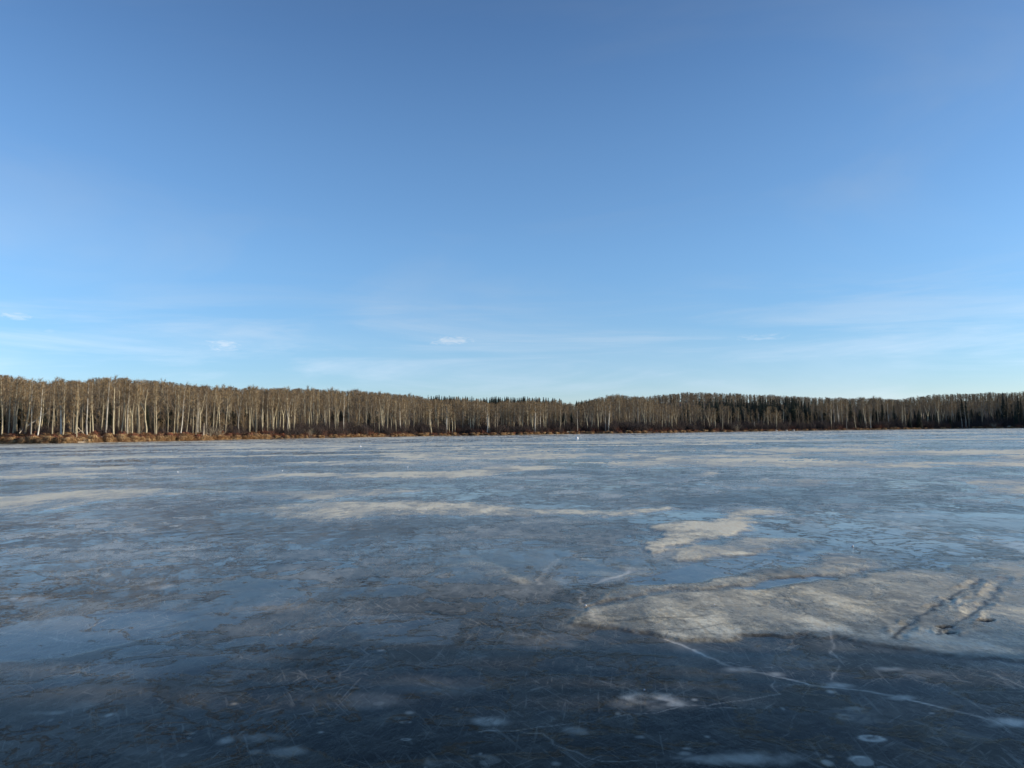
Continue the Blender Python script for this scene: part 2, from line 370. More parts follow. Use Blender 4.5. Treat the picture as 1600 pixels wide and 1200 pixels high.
def ice_fields(x, y):
    d = np.hypot(x, y)
    wx = x + (fbm(x / 0.9, y / 0.9, 1) - 0.5) * 0.05 * d + (fbm(x / 0.13, y / 0.13, 2, 3) - 0.5) * 0.012 * d
    wy = y + (fbm(x / 0.7, y / 1.3, 3) - 0.5) * 0.06 * d + (fbm(x / 0.20, y / 0.10, 4, 3) - 0.5) * 0.018 * d
    frost = np.zeros_like(x); gloss = np.zeros_like(x); ripple = np.zeros_like(x); white = np.zeros_like(x); dark = np.zeros_like(x); blob = np.zeros_like(x)
    fine = fbm(x * 3.0, y * 3.0, 21, 4)
    for pts, a in FROST:
        g = G(pts); s = polydist(wx, wy, g)
        soft = 0.012 * d + 0.02
        v = a * sstep(-s + (fine - 0.5) * soft * 3, -soft, soft * 1.6)
        frost = np.maximum(frost, v) if a > 0.35 or True else frost
    frost2 = np.zeros_like(x)
    s = polydist(wx, wy, G(FROST[1][0])); frost2 = sstep(-s, -0.4, 0.5)
    frost = np.clip(frost + 0.50 * frost2 * sstep(fine, 0.25, 0.6), 0, 1)
    for pts, a in GLOSS:
        s = polydist(wx, wy, G(pts)); soft = 0.008 * d
        gloss = np.maximum(gloss, a * sstep(-s, -soft, soft))
    for pts, a in RIPPLE:
        s = polydist(wx, wy, G(pts)); soft = 0.05 * d
        ripple = np.maximum(ripple, a * sstep(-s, -soft, soft))
    jx = x + (fbm(x * 5, y * 5, 31, 3) - 0.5) * 0.12; jy = y + (fbm(x * 5, y * 5, 37, 3) - 0.5) * 0.12
    for pts, wd, a in CRACKS:
        gx = [p_[0] for p_ in pts]; gy = [p_[1] for p_ in pts]; mrg = wd * 8 + 0.1
        nr_ = (jx > min(gx) - mrg) & (jx < max(gx) + mrg) & (jy > min(gy) - mrg) & (jy < max(gy) + mrg)
        if not nr_.any(): continue
        s = polydist(jx[nr_], jy[nr_], pts, False)
        k = 0.2 + 1.0 * sstep(fbm(x[nr_] * 3.5, y[nr_] * 3.5, 141, 3), 0.35, 0.6)
        (white if a > 0 else dark)[nr_] = np.maximum((white if a > 0 else dark)[nr_], abs(a) * k * (np.exp(-(s / wd) ** 2) + 0.10 * np.exp(-(s / (wd * 4)) ** 2)))
    for pts, wd, a in WHITE_LINES:
        s = polydist(jx, jy, G(pts), False)
        k = 0.55 + 0.7 * sstep(fbm(x * 2.5, y * 2.5, 41, 3), 0.35, 0.65)
        k2 = sstep(fbm(x * 1.3 + 9, y * 1.3, 43, 4), 0.35, 0.6)
        white = np.maximum(white, 1.25 * a * (0.75 + 0.25 * k2) * k * np.exp(-(s / (wd * 0.95)) ** 2) + 0.28 * a * np.exp(-(s / (wd * 6)) ** 2) * k * k2)
    for pts, wd, a in DARK_LINES:
        s = polydist(jx, jy, G(pts), False)
        dark = np.maximum(dark, a * np.exp(-(s / wd) ** 2))
    for (px, py, hw, hh, ring, a) in BLOBS:
        c = ground(px, py); e = ground(px + hw, py); dd = c.length
        rx = (e - c).length; ry = max(abs(ground(px, py + hh).y - ground(px, py - hh).y) / 2, 1e-4)
        near = (np.abs(x - c.x) < rx * 2.6) & (np.abs(y - c.y) < ry * 2.6)
        if not near.any(): continue
        xx = x[near]; yy = y[near]
        q = np.hypot((xx - c.x) / rx, (yy - c.y) / ry) + (fbm(xx * 9, yy * 9, 51, 4) - 0.5) * 1.1 + (fbm(xx * 2.2, yy * 2.2, 53, 3) - 0.5) * 0.8
        if ring: v = a * (np.exp(-((q - 0.8) / 0.32) ** 2) * sstep(fbm(xx * 4.5, yy * 4.5, 57, 3), 0.25, 0.6) * 1.3 + 0.45 * sstep(q, 0.95, 0.7) * sstep(fbm(xx * 14, yy * 14, 59, 3), 0.3, 0.65))
        else: v = a * sstep(q, 1.35, 0.25)
        blob[near] = np.maximum(blob[near], v)
    # everywhere else: patches drawn by chance, rarer in the near clear ice
    far = sstep(d, 11, 30)
    n1 = fbm(wx / 7 + 11, wy / 16, 61, 5); n2 = fbm(wx / 26, wy / 34 + 5, 67, 5)
    rnd = sstep(n1 * 0.55 + n2 * 0.45 + 0.05 * (fine - 0.5), 0.535, 0.60) * far
    n3 = fbm(wx / 30 + 40, wy / 6, 71, 5)
    rnd2 = sstep(n3, 0.60, 0.66) * sstep(d, 30, 60)
    n4 = fbm(wx / 11 + 80, wy / 3.2, 73, 5)
    rnd3 = sstep(n4, 0.585, 0.64) * sstep(d, 22, 45)
    n5 = fbm(wx / 40 + 20, wy / 14, 75, 6)
    rnd4 = sstep(n5, 0.54, 0.60) * sstep(d, 60, 120)
    frost = np.maximum(frost, np.maximum(np.maximum(rnd * 0.55, rnd2 * 0.95), np.maximum(rnd3 * 0.8, rnd4 * 0.7)))
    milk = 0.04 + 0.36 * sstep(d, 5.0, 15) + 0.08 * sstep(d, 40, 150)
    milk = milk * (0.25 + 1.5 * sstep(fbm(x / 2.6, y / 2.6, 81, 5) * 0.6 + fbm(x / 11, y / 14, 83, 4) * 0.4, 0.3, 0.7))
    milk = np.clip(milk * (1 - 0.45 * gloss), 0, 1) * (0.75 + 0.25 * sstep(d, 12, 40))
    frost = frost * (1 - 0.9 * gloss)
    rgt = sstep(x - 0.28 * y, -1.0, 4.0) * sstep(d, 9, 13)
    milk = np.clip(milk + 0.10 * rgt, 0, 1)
    ripple = np.maximum(ripple, 0.8 * sstep(fbm(wx / 9, wy / 12, 91, 4), 0.56, 0.66) * far)
    far_reflect = sstep(d + (fbm(x / 3, y / 3, 131, 4) - 0.5) * 8, 6.5, 13)  # sky reflection weakened close by, so the near ice looks darker
    return dict(far_reflect=far_reflect, frost=frost, gloss=gloss, ripple=ripple, white=np.clip(white, 0, 1), dark=np.clip(dark, 0, 1), blob=np.clip(blob * 1.7, 0, 1), milk=milk)

TRACK = [([(1395, 1003), (1432, 968), (1470, 943), (1503, 925), (1530, 908)], 0.050), ([(1478, 990), (1510, 962), (1545, 935), (1572, 905)], 0.050)]
HOLES = [(1486, 988, 9, 3.0), (1540, 971, 14, 2.4), (1476, 981, 18, 1.2)]
def ice_height(x, y, fl):
    d = np.hypot(x, y)
    z = sstep(fl['frost'], 0.15, 0.4) * 0.012 + (fbm(x * 2.2, y * 2.2, 101, 4) - 0.5) * 0.006 + (fbm(x / 3, y / 3, 103, 3) - 0.5) * 0.02
    hole = np.zeros_like(x)
    jx = x + (fbm(x * 6, y * 6, 111, 3) - 0.5) * 0.10; jy = y + (fbm(x * 6, y * 6, 113, 3) - 0.5) * 0.10
    rough = fbm(x * 9, y * 9, 117, 4); trk = sstep(fbm(x * 2.5, y * 2.5, 119, 3), 0.25, 0.6)
    for pts, wd in TRACK:
        s = polydist(jx, jy, G(pts), False)
        z = z - 0.014 * np.exp(-(s / wd) ** 2) * sstep(rough, 0.15, 0.7) * trk + 0.012 * np.exp(-((s - wd * 2.0) / (wd * 0.6)) ** 2) * sstep(rough, 0.35, 0.75) * trk
    for (px, py, hw, hh) in HOLES:
        c = ground(px, py); rx = (ground(px + hw, py) - c).length; ry = abs(ground(px, py + hh).y - ground(px, py - hh).y) / 2
        q = np.hypot((jx - c.x) / rx, (jy - c.y) / ry)
        h = sstep(q, 1.15, 0.85); hole = np.maximum(hole, h)
        z = z - 0.018 * h + 0.004 * np.exp(-((q - 1.35) / 0.2) ** 2)
    return z, hole

ANG = np.concatenate([np.linspace(R(-180), R(-42), 50, endpoint=False), np.linspace(R(-42), R(42), 980, endpoint=False), np.linspace(R(42), R(180), 50)])
RAD = np.concatenate([[0.4, 0.8, 1.3, 1.9, 2.5], 1.0 / np.linspace(1 / 3.0, 1 / 45.0, 520, endpoint=False), np.geomspace(45, 560, 110)])
A2, R2 = np.meshgrid(ANG, RAD)
ix = (R2 * np.sin(A2)).ravel(); iy = (R2 * np.cos(A2)).ravel()
fl = ice_fields(ix, iy)
iz, hole = ice_height(ix, iy, fl)
iz = iz * sstep(np.hypot(ix, iy), 80, 30)
nv = len(ix); na, nr = len(ANG), len(RAD)
idx = np.arange(nv).reshape(nr, na)
q = np.stack([idx[:-1, :-1], idx[1:, :-1], idx[1:, 1:], idx[:-1, 1:]], -1).reshape(-1, 4)
ice_me = bpy.data.meshes.new('ice')
ice_me.vertices.add(nv + 1)
co = np.zeros((nv + 1, 3)); co[:nv, 0] = ix; co[:nv, 1] = iy; co[:nv, 2] = iz
ice_me.vertices.foreach_set('co', co.ravel())
fan = np.stack([np.full(na - 1, nv), idx[0, :-1], idx[0, 1:]], -1)
loops = np.concatenate([q.ravel()[:], fan.ravel()])
ice_me.loops.add(len(loops)); ice_me.loops.foreach_set('vertex_index', loops.astype(np.int32))
starts = np.concatenate([np.arange(len(q)) * 4, len(q) * 4 + np.arange(len(fan)) * 3])
ice_me.polygons.add(len(starts)); ice_me.polygons.foreach_set('loop_start', starts.astype(np.int32))
ice_me.update(calc_edges=True); ice_me.validate()
ice_me.polygons.foreach_set('use_smooth', [True] * len(ice_me.polygons))
fl['hole'] = hole
for k, v in fl.items():
    at = ice_me.attributes.new(k, 'FLOAT', 'POINT')
    at.data.foreach_set('value', np.concatenate([v, [0.0]]).astype(np.float32))
ice = link_mesh('lake_ice', ice_me); ice['kind'] = 'structure'
ice.data.flip_normals() if ice_me.polygons[5000].normal.z < 0 else None

m, t, b = material('lake_ice')
P = t.node('ShaderNodeTexCoord').outputs['Object']
frost, gloss, ripple, white, dark, blob, milk, holea = [t.attr(k) for k in ('frost', 'gloss', 'ripple', 'white', 'dark', 'blob', 'milk', 'hole')]
c_mid = t.noise(P, 1.6, 9, 0.66, 0.9)
c_big = t.noise(P, 0.55, 6, 0.6, 0.6)
c_fine = t.noise(t.mapping(P, (1, 0.55, 1), (0, 0, R(12))), 5.0, 9, 0.74, 0.6)
ms1 = t.noise(t.mapping(P, (1, 0.5, 1), (0, 0, R(7))), 0.14, 10, 0.84, 0.25)          # all scales at once, so that it keeps its grain at every distance
ms2 = t.noise(t.mapping(P, (1, 0.5, 1), (0, 0, R(14)), (31, 7, 0)), 0.22, 10, 0.86, 0.25)
ms3 = t.noise(t.mapping(P, (1, 0.45, 1), (0, 0, R(-12)), (3, 57, 0)), 0.3, 9, 0.84, 0.2)
m1 = t.step(ms1, 0.455, 0.545); m2 = t.step(ms2, 0.46, 0.54); m3 = t.step(ms3, 0.455, 0.55)
c_grain = t.noise(t.mapping(P, (1, 0.55, 1), (0, 0, R(-20))), 22.0, 6, 0.75, 0.5)
c_fib = t.noise(t.mapping(P, (1.0, 2.6, 1), (0, 0, R(-14))), 6.0, 7, 0.72, 1.0)
c_fib2 = t.noise(t.mapping(P, (4.5, 1.0, 1), (0, 0, R(35))), 5.0, 6, 0.7, 1.2)
def streak(rot, sx, sy, lo, hi, loc=0): return t.step(t.noise(t.mapping(t.mapping(P, (1, 1, 1), (0, 0, R(rot))), (sx, sy, 1), (0, 0, 0), (loc, loc * 1.7, 0)), 1.0, 3, 0.6, 0.7), lo, hi)
st = t.m('MAXIMUM', t.m('MAXIMUM', streak(33, 3.6, 34, 0.62, 0.68), streak(-40, 3.2, 36, 0.60, 0.67, 3)), t.m('MAXIMUM', streak(63, 2.4, 34, 0.60, 0.67, 7), streak(97, 2.2, 36, 0.60, 0.67, 11)))
st_mask = t.step(t.add(t.mul(c_big, 0.6), t.mul(c_mid, 0.4)), 0.42, 0.62)
def thread(n, wd): return t.step(t.m('ABSOLUTE', t.sub(n, 0.5)), wd, 0.0)
thr = t.mul(t.m('MAXIMUM', thread(t.noise(t.mapping(P, (1, 2.5, 1)), 2.6, 5, 0.6, 1.5), 0.010), thread(t.noise(t.mapping(P, (2.2, 1, 1), (0, 0, R(50)), (5, 2, 0)), 1.9, 6, 0.6, 2.0), 0.008)), t.step(c_fine, 0.45, 0.62))
base = t.mix(t.step(c_mid, 0.32, 0.70), (0.008, 0.006, 0.003), (0.040, 0.031, 0.018))
base = t.mix(t.mul(t.mul(m1, m3), 0.32), base, (0.20, 0.17, 0.12))
base = t.mix(t.mul(t.step(c_grain, 0.50, 0.72), 0.30), base, (0.17, 0.15, 0.11))
base = t.mix(t.mul(t.step(c_fine, 0.52, 0.70), t.mul(t.step(c_big, 0.40, 0.66), 0.35)), base, (0.22, 0.195, 0.15))
det = t.add(t.mul(t.step(c_mid, 0.38, 0.62), 0.40), t.add(t.mul(t.step(c_fine, 0.42, 0.60), 0.38), t.mul(t.step(c_grain, 0.42, 0.62), 0.22)))
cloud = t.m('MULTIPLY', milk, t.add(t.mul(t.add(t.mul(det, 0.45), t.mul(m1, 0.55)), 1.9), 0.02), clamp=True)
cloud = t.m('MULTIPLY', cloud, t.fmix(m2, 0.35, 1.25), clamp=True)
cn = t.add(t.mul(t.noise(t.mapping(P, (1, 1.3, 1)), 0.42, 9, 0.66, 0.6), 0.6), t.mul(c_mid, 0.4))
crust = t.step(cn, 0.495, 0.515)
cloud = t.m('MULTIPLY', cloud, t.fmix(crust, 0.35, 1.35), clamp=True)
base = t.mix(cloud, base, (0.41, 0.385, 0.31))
base = t.mix(t.mul(t.mul(t.m('MAXIMUM', st, thr), t.add(0.25, t.mul(st_mask, 0.75))), 0.30), base, (0.60, 0.53, 0.41))
frd = t.add(t.mul(t.step(c_fib, 0.34, 0.62), 0.5), t.add(t.mul(t.step(c_fine, 0.36, 0.64), 0.3), t.mul(t.step(c_grain, 0.38, 0.66), 0.2)))
fr = t.m('MULTIPLY', frost, t.add(t.mul(t.add(t.mul(frd, 0.45), t.mul(m1, 0.55)), 1.15), 0.26), clamp=True)
fr = t.m('MULTIPLY', fr, t.fmix(m3, 0.5, 1.3), clamp=True)
fr = t.m('ADD', fr, t.mul(t.m('POWER', frost, 2.0), t.add(0.12, t.mul(t.mul(m1, t.fmix(frd, 0.5, 1.2)), 0.42))), clamp=True)
frc = t.mix(t.step(c_fib2, 0.35, 0.65), (0.78, 0.68, 0.47), (0.90, 0.86, 0.67))
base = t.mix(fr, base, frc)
wh = t.m('MAXIMUM', white, t.mul(blob, t.step(c_fine, 0.20, 0.66)))
base = t.mix(wh, base, (0.84, 0.73, 0.56))
dk = t.m('MAXIMUM', dark, holea)
base = t.mix(dk, base, (0.010, 0.013, 0.018))
t.put(b.inputs['Base Color'], base)
flake = t.mul(t.mul(t.step(c_fine, 0.58, 0.63), m3), t.step(milk, 0.04, 0.3))
base = t.mix(t.mul(flake, 0.30), base, (0.60, 0.60, 0.58))
t.put(b.inputs['Base Color'], base)
rough = t.fmix(crust, 0.07, 0.22)
rough = t.add(rough, t.mul(t.sub(m2, 0.5), 0.16))
rough = t.fmix(fr, rough, 0.62)
rough = t.fmix(gloss, rough, 0.12)
t.put(b.inputs['Roughness'], t.m('MAXIMUM', rough, 0.08))
b.inputs['IOR'].default_value = 1.31; b.inputs['Specular IOR Level'].default_value = 0.5; b.inputs['Specular Tint'].default_value = (0.80, 0.55, 0.32, 1)
ngl = t.sub(1.0, t.mul(gloss, 0.8))
t.put(b.inputs['Specular IOR Level'], t.m('MAXIMUM', t.fmix(t.attr('far_reflect'), 0.10, 0.70), t.mul(gloss, 0.6)))
rip = t.noise(t.mapping(P, (1, 0.8, 1), (0, 0, R(8))), 4.2, 6, 0.68, 0.8)
bh = t.add(t.mul(t.mul(c_fine, ngl), 0.006), t.mul(t.mul(c_fib, frost), 0.014))
bh = t.add(bh, t.mul(t.mul(t.mul(c_mid, t.add(milk, 0.1)), t.mul(ngl, t.fmix(crust, 0.15, 1.0))), 0.022))
bh = t.add(bh, t.mul(crust, 0.004))
bh = t.add(bh, t.mul(t.mul(m2, t.add(t.mul(ngl, 0.8), 0.2)), t.fmix(t.step(milk, 0.0, 0.25), 0.001, 0.006)))
bh = t.add(bh, t.mul(t.mul(rip, ripple), 0.045))
bh = t.add(bh, t.mul(c_grain, 0.0008))
bmp = t.node('ShaderNodeBump'); bmp.inputs['Strength'].default_value = 0.6; bmp.inputs['Distance'].default_value = 1.0
t.put(bmp.inputs['Height'], bh); t.l.new(bmp.outputs[0], b.inputs['Normal'])
ice_me.materials.append(m)
M_ICE = m

# ------------------------------------------------------------------ land beyond the lake
LA = np.linspace(R(-110), R(110), 900)
LT = np.concatenate([[0, 0.4, 0.8, 1.2, 1.6, 2.2, 3, 4, 5, 6.5, 8, 10, 12, 15, 20], np.linspace(30, 400, 24), [500, 700, 1000, 1600, 3000, 6000]])
la, lt = np.meshgrid(LA, LT)
lr = shore(la) + lt; lz = land_z(la, lt)
lv = np.stack([lr * np.sin(la), lr * np.cos(la), lz], -1).reshape(-1, 3)
li = np.arange(len(lv)).reshape(lt.shape)
lf = np.stack([li[:-1, :-1], li[:-1, 1:], li[1:, 1:], li[1:, :-1]], -1).reshape(-1, 4)
land = mesh_obj('far_shore_ground', lv.tolist(), lf.tolist(), M_SOIL, smooth=True); land['kind'] = 'structure'

# near bank behind and to the right of the viewer, and its wood, that shade the near ice
NB = []
nbx = np.linspace(-150, 160, 60); nbt = np.array([0, 1, 2.5, 5, 10, 20, 40, 90, 200, 600])
def near_edge(x): return -3.0 + 7.2 * float(sstep(np.array(float(x)), 11, 22)) - 6 * max(0, (abs(x) - 60) / 60) ** 2
for tt in nbt:
    for x in nbx:
        NB.append((x, near_edge(x) - tt, -0.3 + 2.6 * float(sstep(np.array(tt), 0, 12)) + float(tt) * 0.01))
ni = np.arange(len(NB)).reshape(len(nbt), len(nbx))
nf = np.stack([ni[:-1, :-1], ni[1:, :-1], ni[1:, 1:], ni[:-1, 1:]], -1).reshape(-1, 4)
nb = mesh_obj('near_bank', NB, nf.tolist(), M_SOIL, smooth=True); nb['kind'] = 'structure'

# ------------------------------------------------------------------ plant meshes
class MB:
    def __init__(s): s.v = []; s.f = []
    def tube(s, pts, rad, n=5):
        base = len(s.v)
        for i, p in enumerate(pts):
            p = Vector(p)
            a = Vector(pts[min(i + 1, len(pts) - 1)]) - Vector(pts[max(i - 1, 0)])
            a.normalize()
            u = a.orthogonal().normalized(); vv = a.cross(u)
            for k in range(n):
                an = 2 * math.pi * k / n
                s.v.append(tuple(p + (u * math.cos(an) + vv * math.sin(an)) * rad[i]))
        for i in range(len(pts) - 1):
            for k in range(n):
                a0 = base + i * n + k; a1 = base + i * n + (k + 1) % n
                s.f.append((a0, a1, a1 + n, a0 + n))
        s.f.append(tuple(base + (len(pts) - 1) * n + k for k in range(n)))
    def blade(s, p, q, wd, up=None):
        p = Vector(p); q = Vector(q); d = q - p
        side = d.cross(Vector((random.uniform(-1, 1), random.uniform(-1, 1), random.uniform(-1, 1))))
        if side.length < 1e-6: return
        side = side.normalized() * wd / 2
        b = len(s.v)
        s.v += [tuple(p - side), tuple(p + side), tuple(q)]
        s.f.append((b, b + 1, b + 2))
    def mesh(s, name, mat):
        me = bpy.data.meshes.new(name); me.from_pydata(s.v, [], s.f); me.update(); me.materials.append(mat); return me

def rv(a=1.0): return Vector((random.uniform(-a, a), random.uniform(-a, a), random.uniform(-a, a)))
def aspen(seed, H=15.0, fork=False, crown0=0.5, spread=1.0, twig_w=0.045, bark=None, ntw=1.0, limbs=30, bare=False):
    """pale straight trunk, limbs angling upward, fine bare twigs"""
    random.seed(seed)
    tr = MB(); cr = MB(); lb = MB()
    def stem(p0, p1, ra, rb, bow):
        pts = []; rads = []
        n = 7
        mid = rv(bow); mid.z = 0; ph = random.uniform(0, 6)
        for i in range(n + 1):
            k = i / n
            p = Vector(p0).lerp(Vector(p1), k) + mid * math.sin(math.pi * k) + Vector((math.sin(ph + k * 9), math.cos(ph + k * 8), 0)) * 0.05
            pts.append(p); rads.append(ra + (rb - ra) * k)
        tr.tube(pts, rads, 6)
        return pts
    stems = []
    lean = rv(0.5); lean.z = 0
    if fork:
        fz = H * random.uniform(0.38, 0.5)
        base = stem((0, 0, -0.3), (lean.x * 0.4, lean.y * 0.4, fz), 0.21, 0.15, 0.1)
        for sgn in (-1, 1):
            stems.append((stem(base[-1], (lean.x + sgn * random.uniform(1.0, 1.7), lean.y + random.uniform(-.6, .6), H * random.uniform(0.88, 1)), 0.12, 0.03, 0.25), 0.25))
    else:
        stems.append((stem((0, 0, -0.3), (lean.x, lean.y, H), 0.19, 0.03, 0.25), crown0))
    nl = int(limbs / len(stems)) if not bare else 4
    for pts, c0 in stems:
        z0 = pts[0].z; z1 = pts[-1].z
        for i in range(nl):
            k = c0 + (0.98 - c0) * (i + random.random()) / nl if random.random() < 0.93 else random.uniform(0.2, c0)
            fi = k * (len(pts) - 1); j = min(int(fi), len(pts) - 2)
            p = pts[j].lerp(pts[j + 1], fi - j)
            an = random.uniform(0, 2 * math.pi); rise = random.uniform(0.6, 1.5)
            L = spread * random.uniform(0.9, 2.3) * (1.05 - 0.82 * max(0, (k - c0) / (1 - c0)) ** 1.4)
            d = Vector((math.cos(an), math.sin(an), rise)).normalized()
            q1 = p + d * L * 0.55; d2 = (d + Vector((0, 0, 0.5)) + rv(0.25)).normalized(); q2 = q1 + d2 * L * 0.55
            lb.tube([p, q1, q2], [0.045, 0.028, 0.012], 3)
            for _ in range(int(11 * ntw)):
                kk = random.random()
                s0 = p.lerp(q1, kk * 2) if kk < 0.5 else q1.lerp(q2, kk * 2 - 1)
                dd = (d + rv(0.9) + Vector((0, 0, 0.35))).normalized(); l = random.uniform(0.5, 1.15)
                e = s0 + dd * l
                cr.blade(s0, e, twig_w)
                if random.random() < 0.7: cr.blade(s0 + dd * l * 0.4, s0 + dd * l * 0.4 + (dd + rv(0.9)).normalized() * l * 0.6, twig_w * 0.8)
    if not bare:
        tp = stems[0][0][-1]
        for _ in range(10): cr.blade(tp - Vector((0, 0, random.uniform(0, 1))), tp + rv(0.6) + Vector((0, 0, 0.5)), twig_w)
    # limbs and twigs are one crown with two materials
    n0 = len(cr.f)
    off = len(cr.v); cr.v += lb.v; cr.f += [tuple(i + off for i in f) for f in lb.f]
    mt = tr.mesh('aspen_trunk', bark or M_BARK)
    mc = cr.mesh('aspen_crown', M_TWIG); mc.materials.append(M_LIMB)
    mi = [0] * n0 + [1] * (len(cr.f) - n0); mc.polygons.foreach_set('material_index', mi)
    zt = sorted(v[2] for v in cr.v)
    return mt, mc, max(H, zt[int(len(zt) * 0.992)])

ASP = [aspen(100 + i, 15, False, crown0=random.uniform(0.38, 0.58), spread=1.0) for i in range(7)]
ASPF = [aspen(200 + i, 15, True) for i in range(3)]
ASPW = [aspen(300 + i, 15, i == 1, crown0=0.5, bark=M_WHITE) for i in range(3)]
SNAG = [aspen(400 + i, 6, False, bark=M_WHITE, bare=True) for i in range(1)]
M_SAP = flat_mat('sapling_bark', (0.15, 0.12, 0.09), (0.08, 0.065, 0.05), 1.0, 0.85, 0.6, (0.05, 0.04, 0.035))
YOUNG = [aspen(500 + i, 9, False, crown0=0.15, spread=0.8, limbs=26, bark=M_SAP) for i in range(3)]

def spruce(seed, H=14.0, Wd=1.9, dens=1.0):
    random.seed(seed)
    tr = MB(); cr = MB()
    tr.tube([(0, 0, -0.3), (0, 0, H * 0.5), (0.05, 0, H)], [0.17, 0.10, 0.02], 5)
    z = H * 0.06
    while z < H * 0.985:
        k = 1 - z / H
        L = Wd * (k ** 0.8) * random.uniform(0.75, 1.1) + 0.10
        n = int((5 + 5 * k) * dens)
        a0 = random.uniform(0, 6)
        for i in range(n):
            an = a0 + 2 * math.pi * i / n + random.uniform(-.25, .25); l = L * random.uniform(0.6, 1.15)
            dr = Vector((math.cos(an), math.sin(an), -0.30 - 0.15 * k)); tip = Vector((0, 0, z)) + dr * l + Vector((0, 0, l * 0.08))
            root = Vector((0, 0, z + 0.05)); side = Vector((-math.sin(an), math.cos(an), 0)) * (0.16 + l * 0.20)
            mid = root.lerp(tip, 0.55)
            b0 = len(cr.v)
            cr.v += [tuple(root), tuple(mid + side - Vector((0, 0, 0.16 + 0.1 * l))), tuple(tip), tuple(mid - side - Vector((0, 0, 0.16 + 0.1 * l))), tuple(mid + Vector((0, 0, 0.08)))]
            cr.f += [(b0, b0 + 1, b0 + 4), (b0 + 1, b0 + 2, b0 + 4), (b0 + 2, b0 + 3, b0 + 4), (b0 + 3, b0, b0 + 4)]
            for _ in range(3):
                s0 = root.lerp(tip, random.uniform(0.4, 1)); cr.blade(s0, s0 + Vector((random.uniform(-.3, .3), random.uniform(-.3, .3), random.uniform(-.45, 0.05))), 0.16)
        z += H * 0.024 * random.uniform(0.8, 1.2)
    for _ in range(6): cr.blade((0, 0, H * 0.95), (random.uniform(-.1, .1), random.uniform(-.1, .1), H * 1.01), 0.12)
    return tr.mesh('spruce_trunk', M_SPTR), cr.mesh('spruce_crown', M_SPRUCE), H
SPR = [spruce(600, 14, 1.9), spruce(601, 14, 1.5), spruce(602, 14, 2.4), spruce(603, 14, 1.7, 0.8)]

def bush(seed, H, Wd, mat, n=60, wdt=0.035):
    random.seed(seed); c = MB()
    for _ in range(n):
        b0 = Vector((random.gauss(0, Wd * 0.2), random.gauss(0, Wd * 0.2), -0.1))
        tip = b0 + Vector((random.gauss(0, Wd * 0.35), random.gauss(0, Wd * 0.35), H * random.uniform(0.55, 1.05)))
        c.blade(b0, tip, wdt * 1.3)
        for _ in range(5):
            s0 = b0.lerp(tip, random.uniform(0.25, 0.95)); c.blade(s0, s0 + Vector((random.uniform(-.35, .35), random.uniform(-.35, .35), random.uniform(0.1, 0.5))) * H * 0.4, wdt)
    return c.mesh('shrub', mat)
BUSH = [bush(700 + i, 2.6, 2.2, M_BUSH, 70) for i in range(3)] + [bush(710 + i, 1.6, 1.8, M_BUSHR, 60) for i in range(2)] + [bush(720, 3.6, 2.4, M_BUSH, 80), bush(721, 3.2, 2.6, M_LIMB, 60, 0.03)]

def tussock(seed, mat, H=0.8, Wd=0.6, n=160):
    random.seed(seed); c = MB()
    for _ in range(n):
        an = random.uniform(0, 2 * math.pi); r = Wd * random.random() ** 0.5 * 0.45
        b0 = Vector((math.cos(an) * r, math.sin(an) * r, -0.1)); o = random.uniform(0.3, 1.3)
        h = H * random.uniform(0.6, 1.1)
        mid = b0 + Vector((math.cos(an) * o * 0.25, math.sin(an) * o * 0.25, h)) ; tip = b0 + Vector((math.cos(an) * o * Wd, math.sin(an) * o * Wd, h * random.uniform(0.1, 0.9)))
        s = Vector((-math.sin(an), math.cos(an), 0)) * 0.03
        k = len(c.v); c.v += [tuple(b0 - s), tuple(b0 + s), tuple(mid + s), tuple(mid - s), tuple(tip)]
        c.f += [(k, k + 1, k + 2, k + 3), (k + 3, k + 2, k + 4)]
    return c.mesh('tussock', mat)
TUS = [tussock(800 + i, M_GRASS if i % 2 else M_GRASS2, 0.75, 0.7) for i in range(4)] + [tussock(810, M_BUSHR, 0.9, 0.6, 120)]

# ------------------------------------------------------------------ things
def plant(name, data, loc, height, rz, label, cat, group=None, lean=(0, 0), thick=1.0, parts=('trunk', 'crown')):
    mt, mc, H = data
    s = height / H
    o = empty(name, loc, (lean[0], lean[1], 0), (s * thick, s * thick, s))
    # rotate about the stem first, then lean
    o.rotation_euler = (Matrix.Rotation(lean[1], 3, 'Y') @ Matrix.Rotation(lean[0], 3, 'X') @ Matrix.Rotation(rz, 3, 'Z')).to_euler()
    a = link_mesh(parts[0], mt, o); c = link_mesh(parts[1], mc, o)
    tag(o, label, cat, group)
    return o
def spot(a, tt):
    r = float(shore(a)) + tt
    return Vector((r * math.sin(a), r * math.cos(a), float(land_z(a, tt)))), r

AREA = [(-200, 100, 'above the tan grass bank at the far left'), (100, 200, 'behind the tan grass bank, left of the forked aspen'), (200, 300, 'at the falling skyline behind the tall tan tussocks'),
        (300, 400, 'behind the last tall tussocks, right of the highest skyline'), (400, 500, 'near the bright forked birch at left centre'), (500, 660, 'behind dark brush left of the spruce ridge'),
        (660, 800, 'under the dark spruce ridge'), (800, 905, 'in the centre, left of the skyline notch'), (905, 1000, 'right of the skyline notch'), (1000, 1140, 'left below the low rounded hill'),
        (1140, 1300, 'in front of the dark spruce band'), (1300, 1440, 'right of the dark spruce band'), (1440, 1560, 'left of the tall spruces at the right'), (1560, 1900, 'beside the tall spruces at the far right')]
G_ASP = 'bare aspens along the far shore'
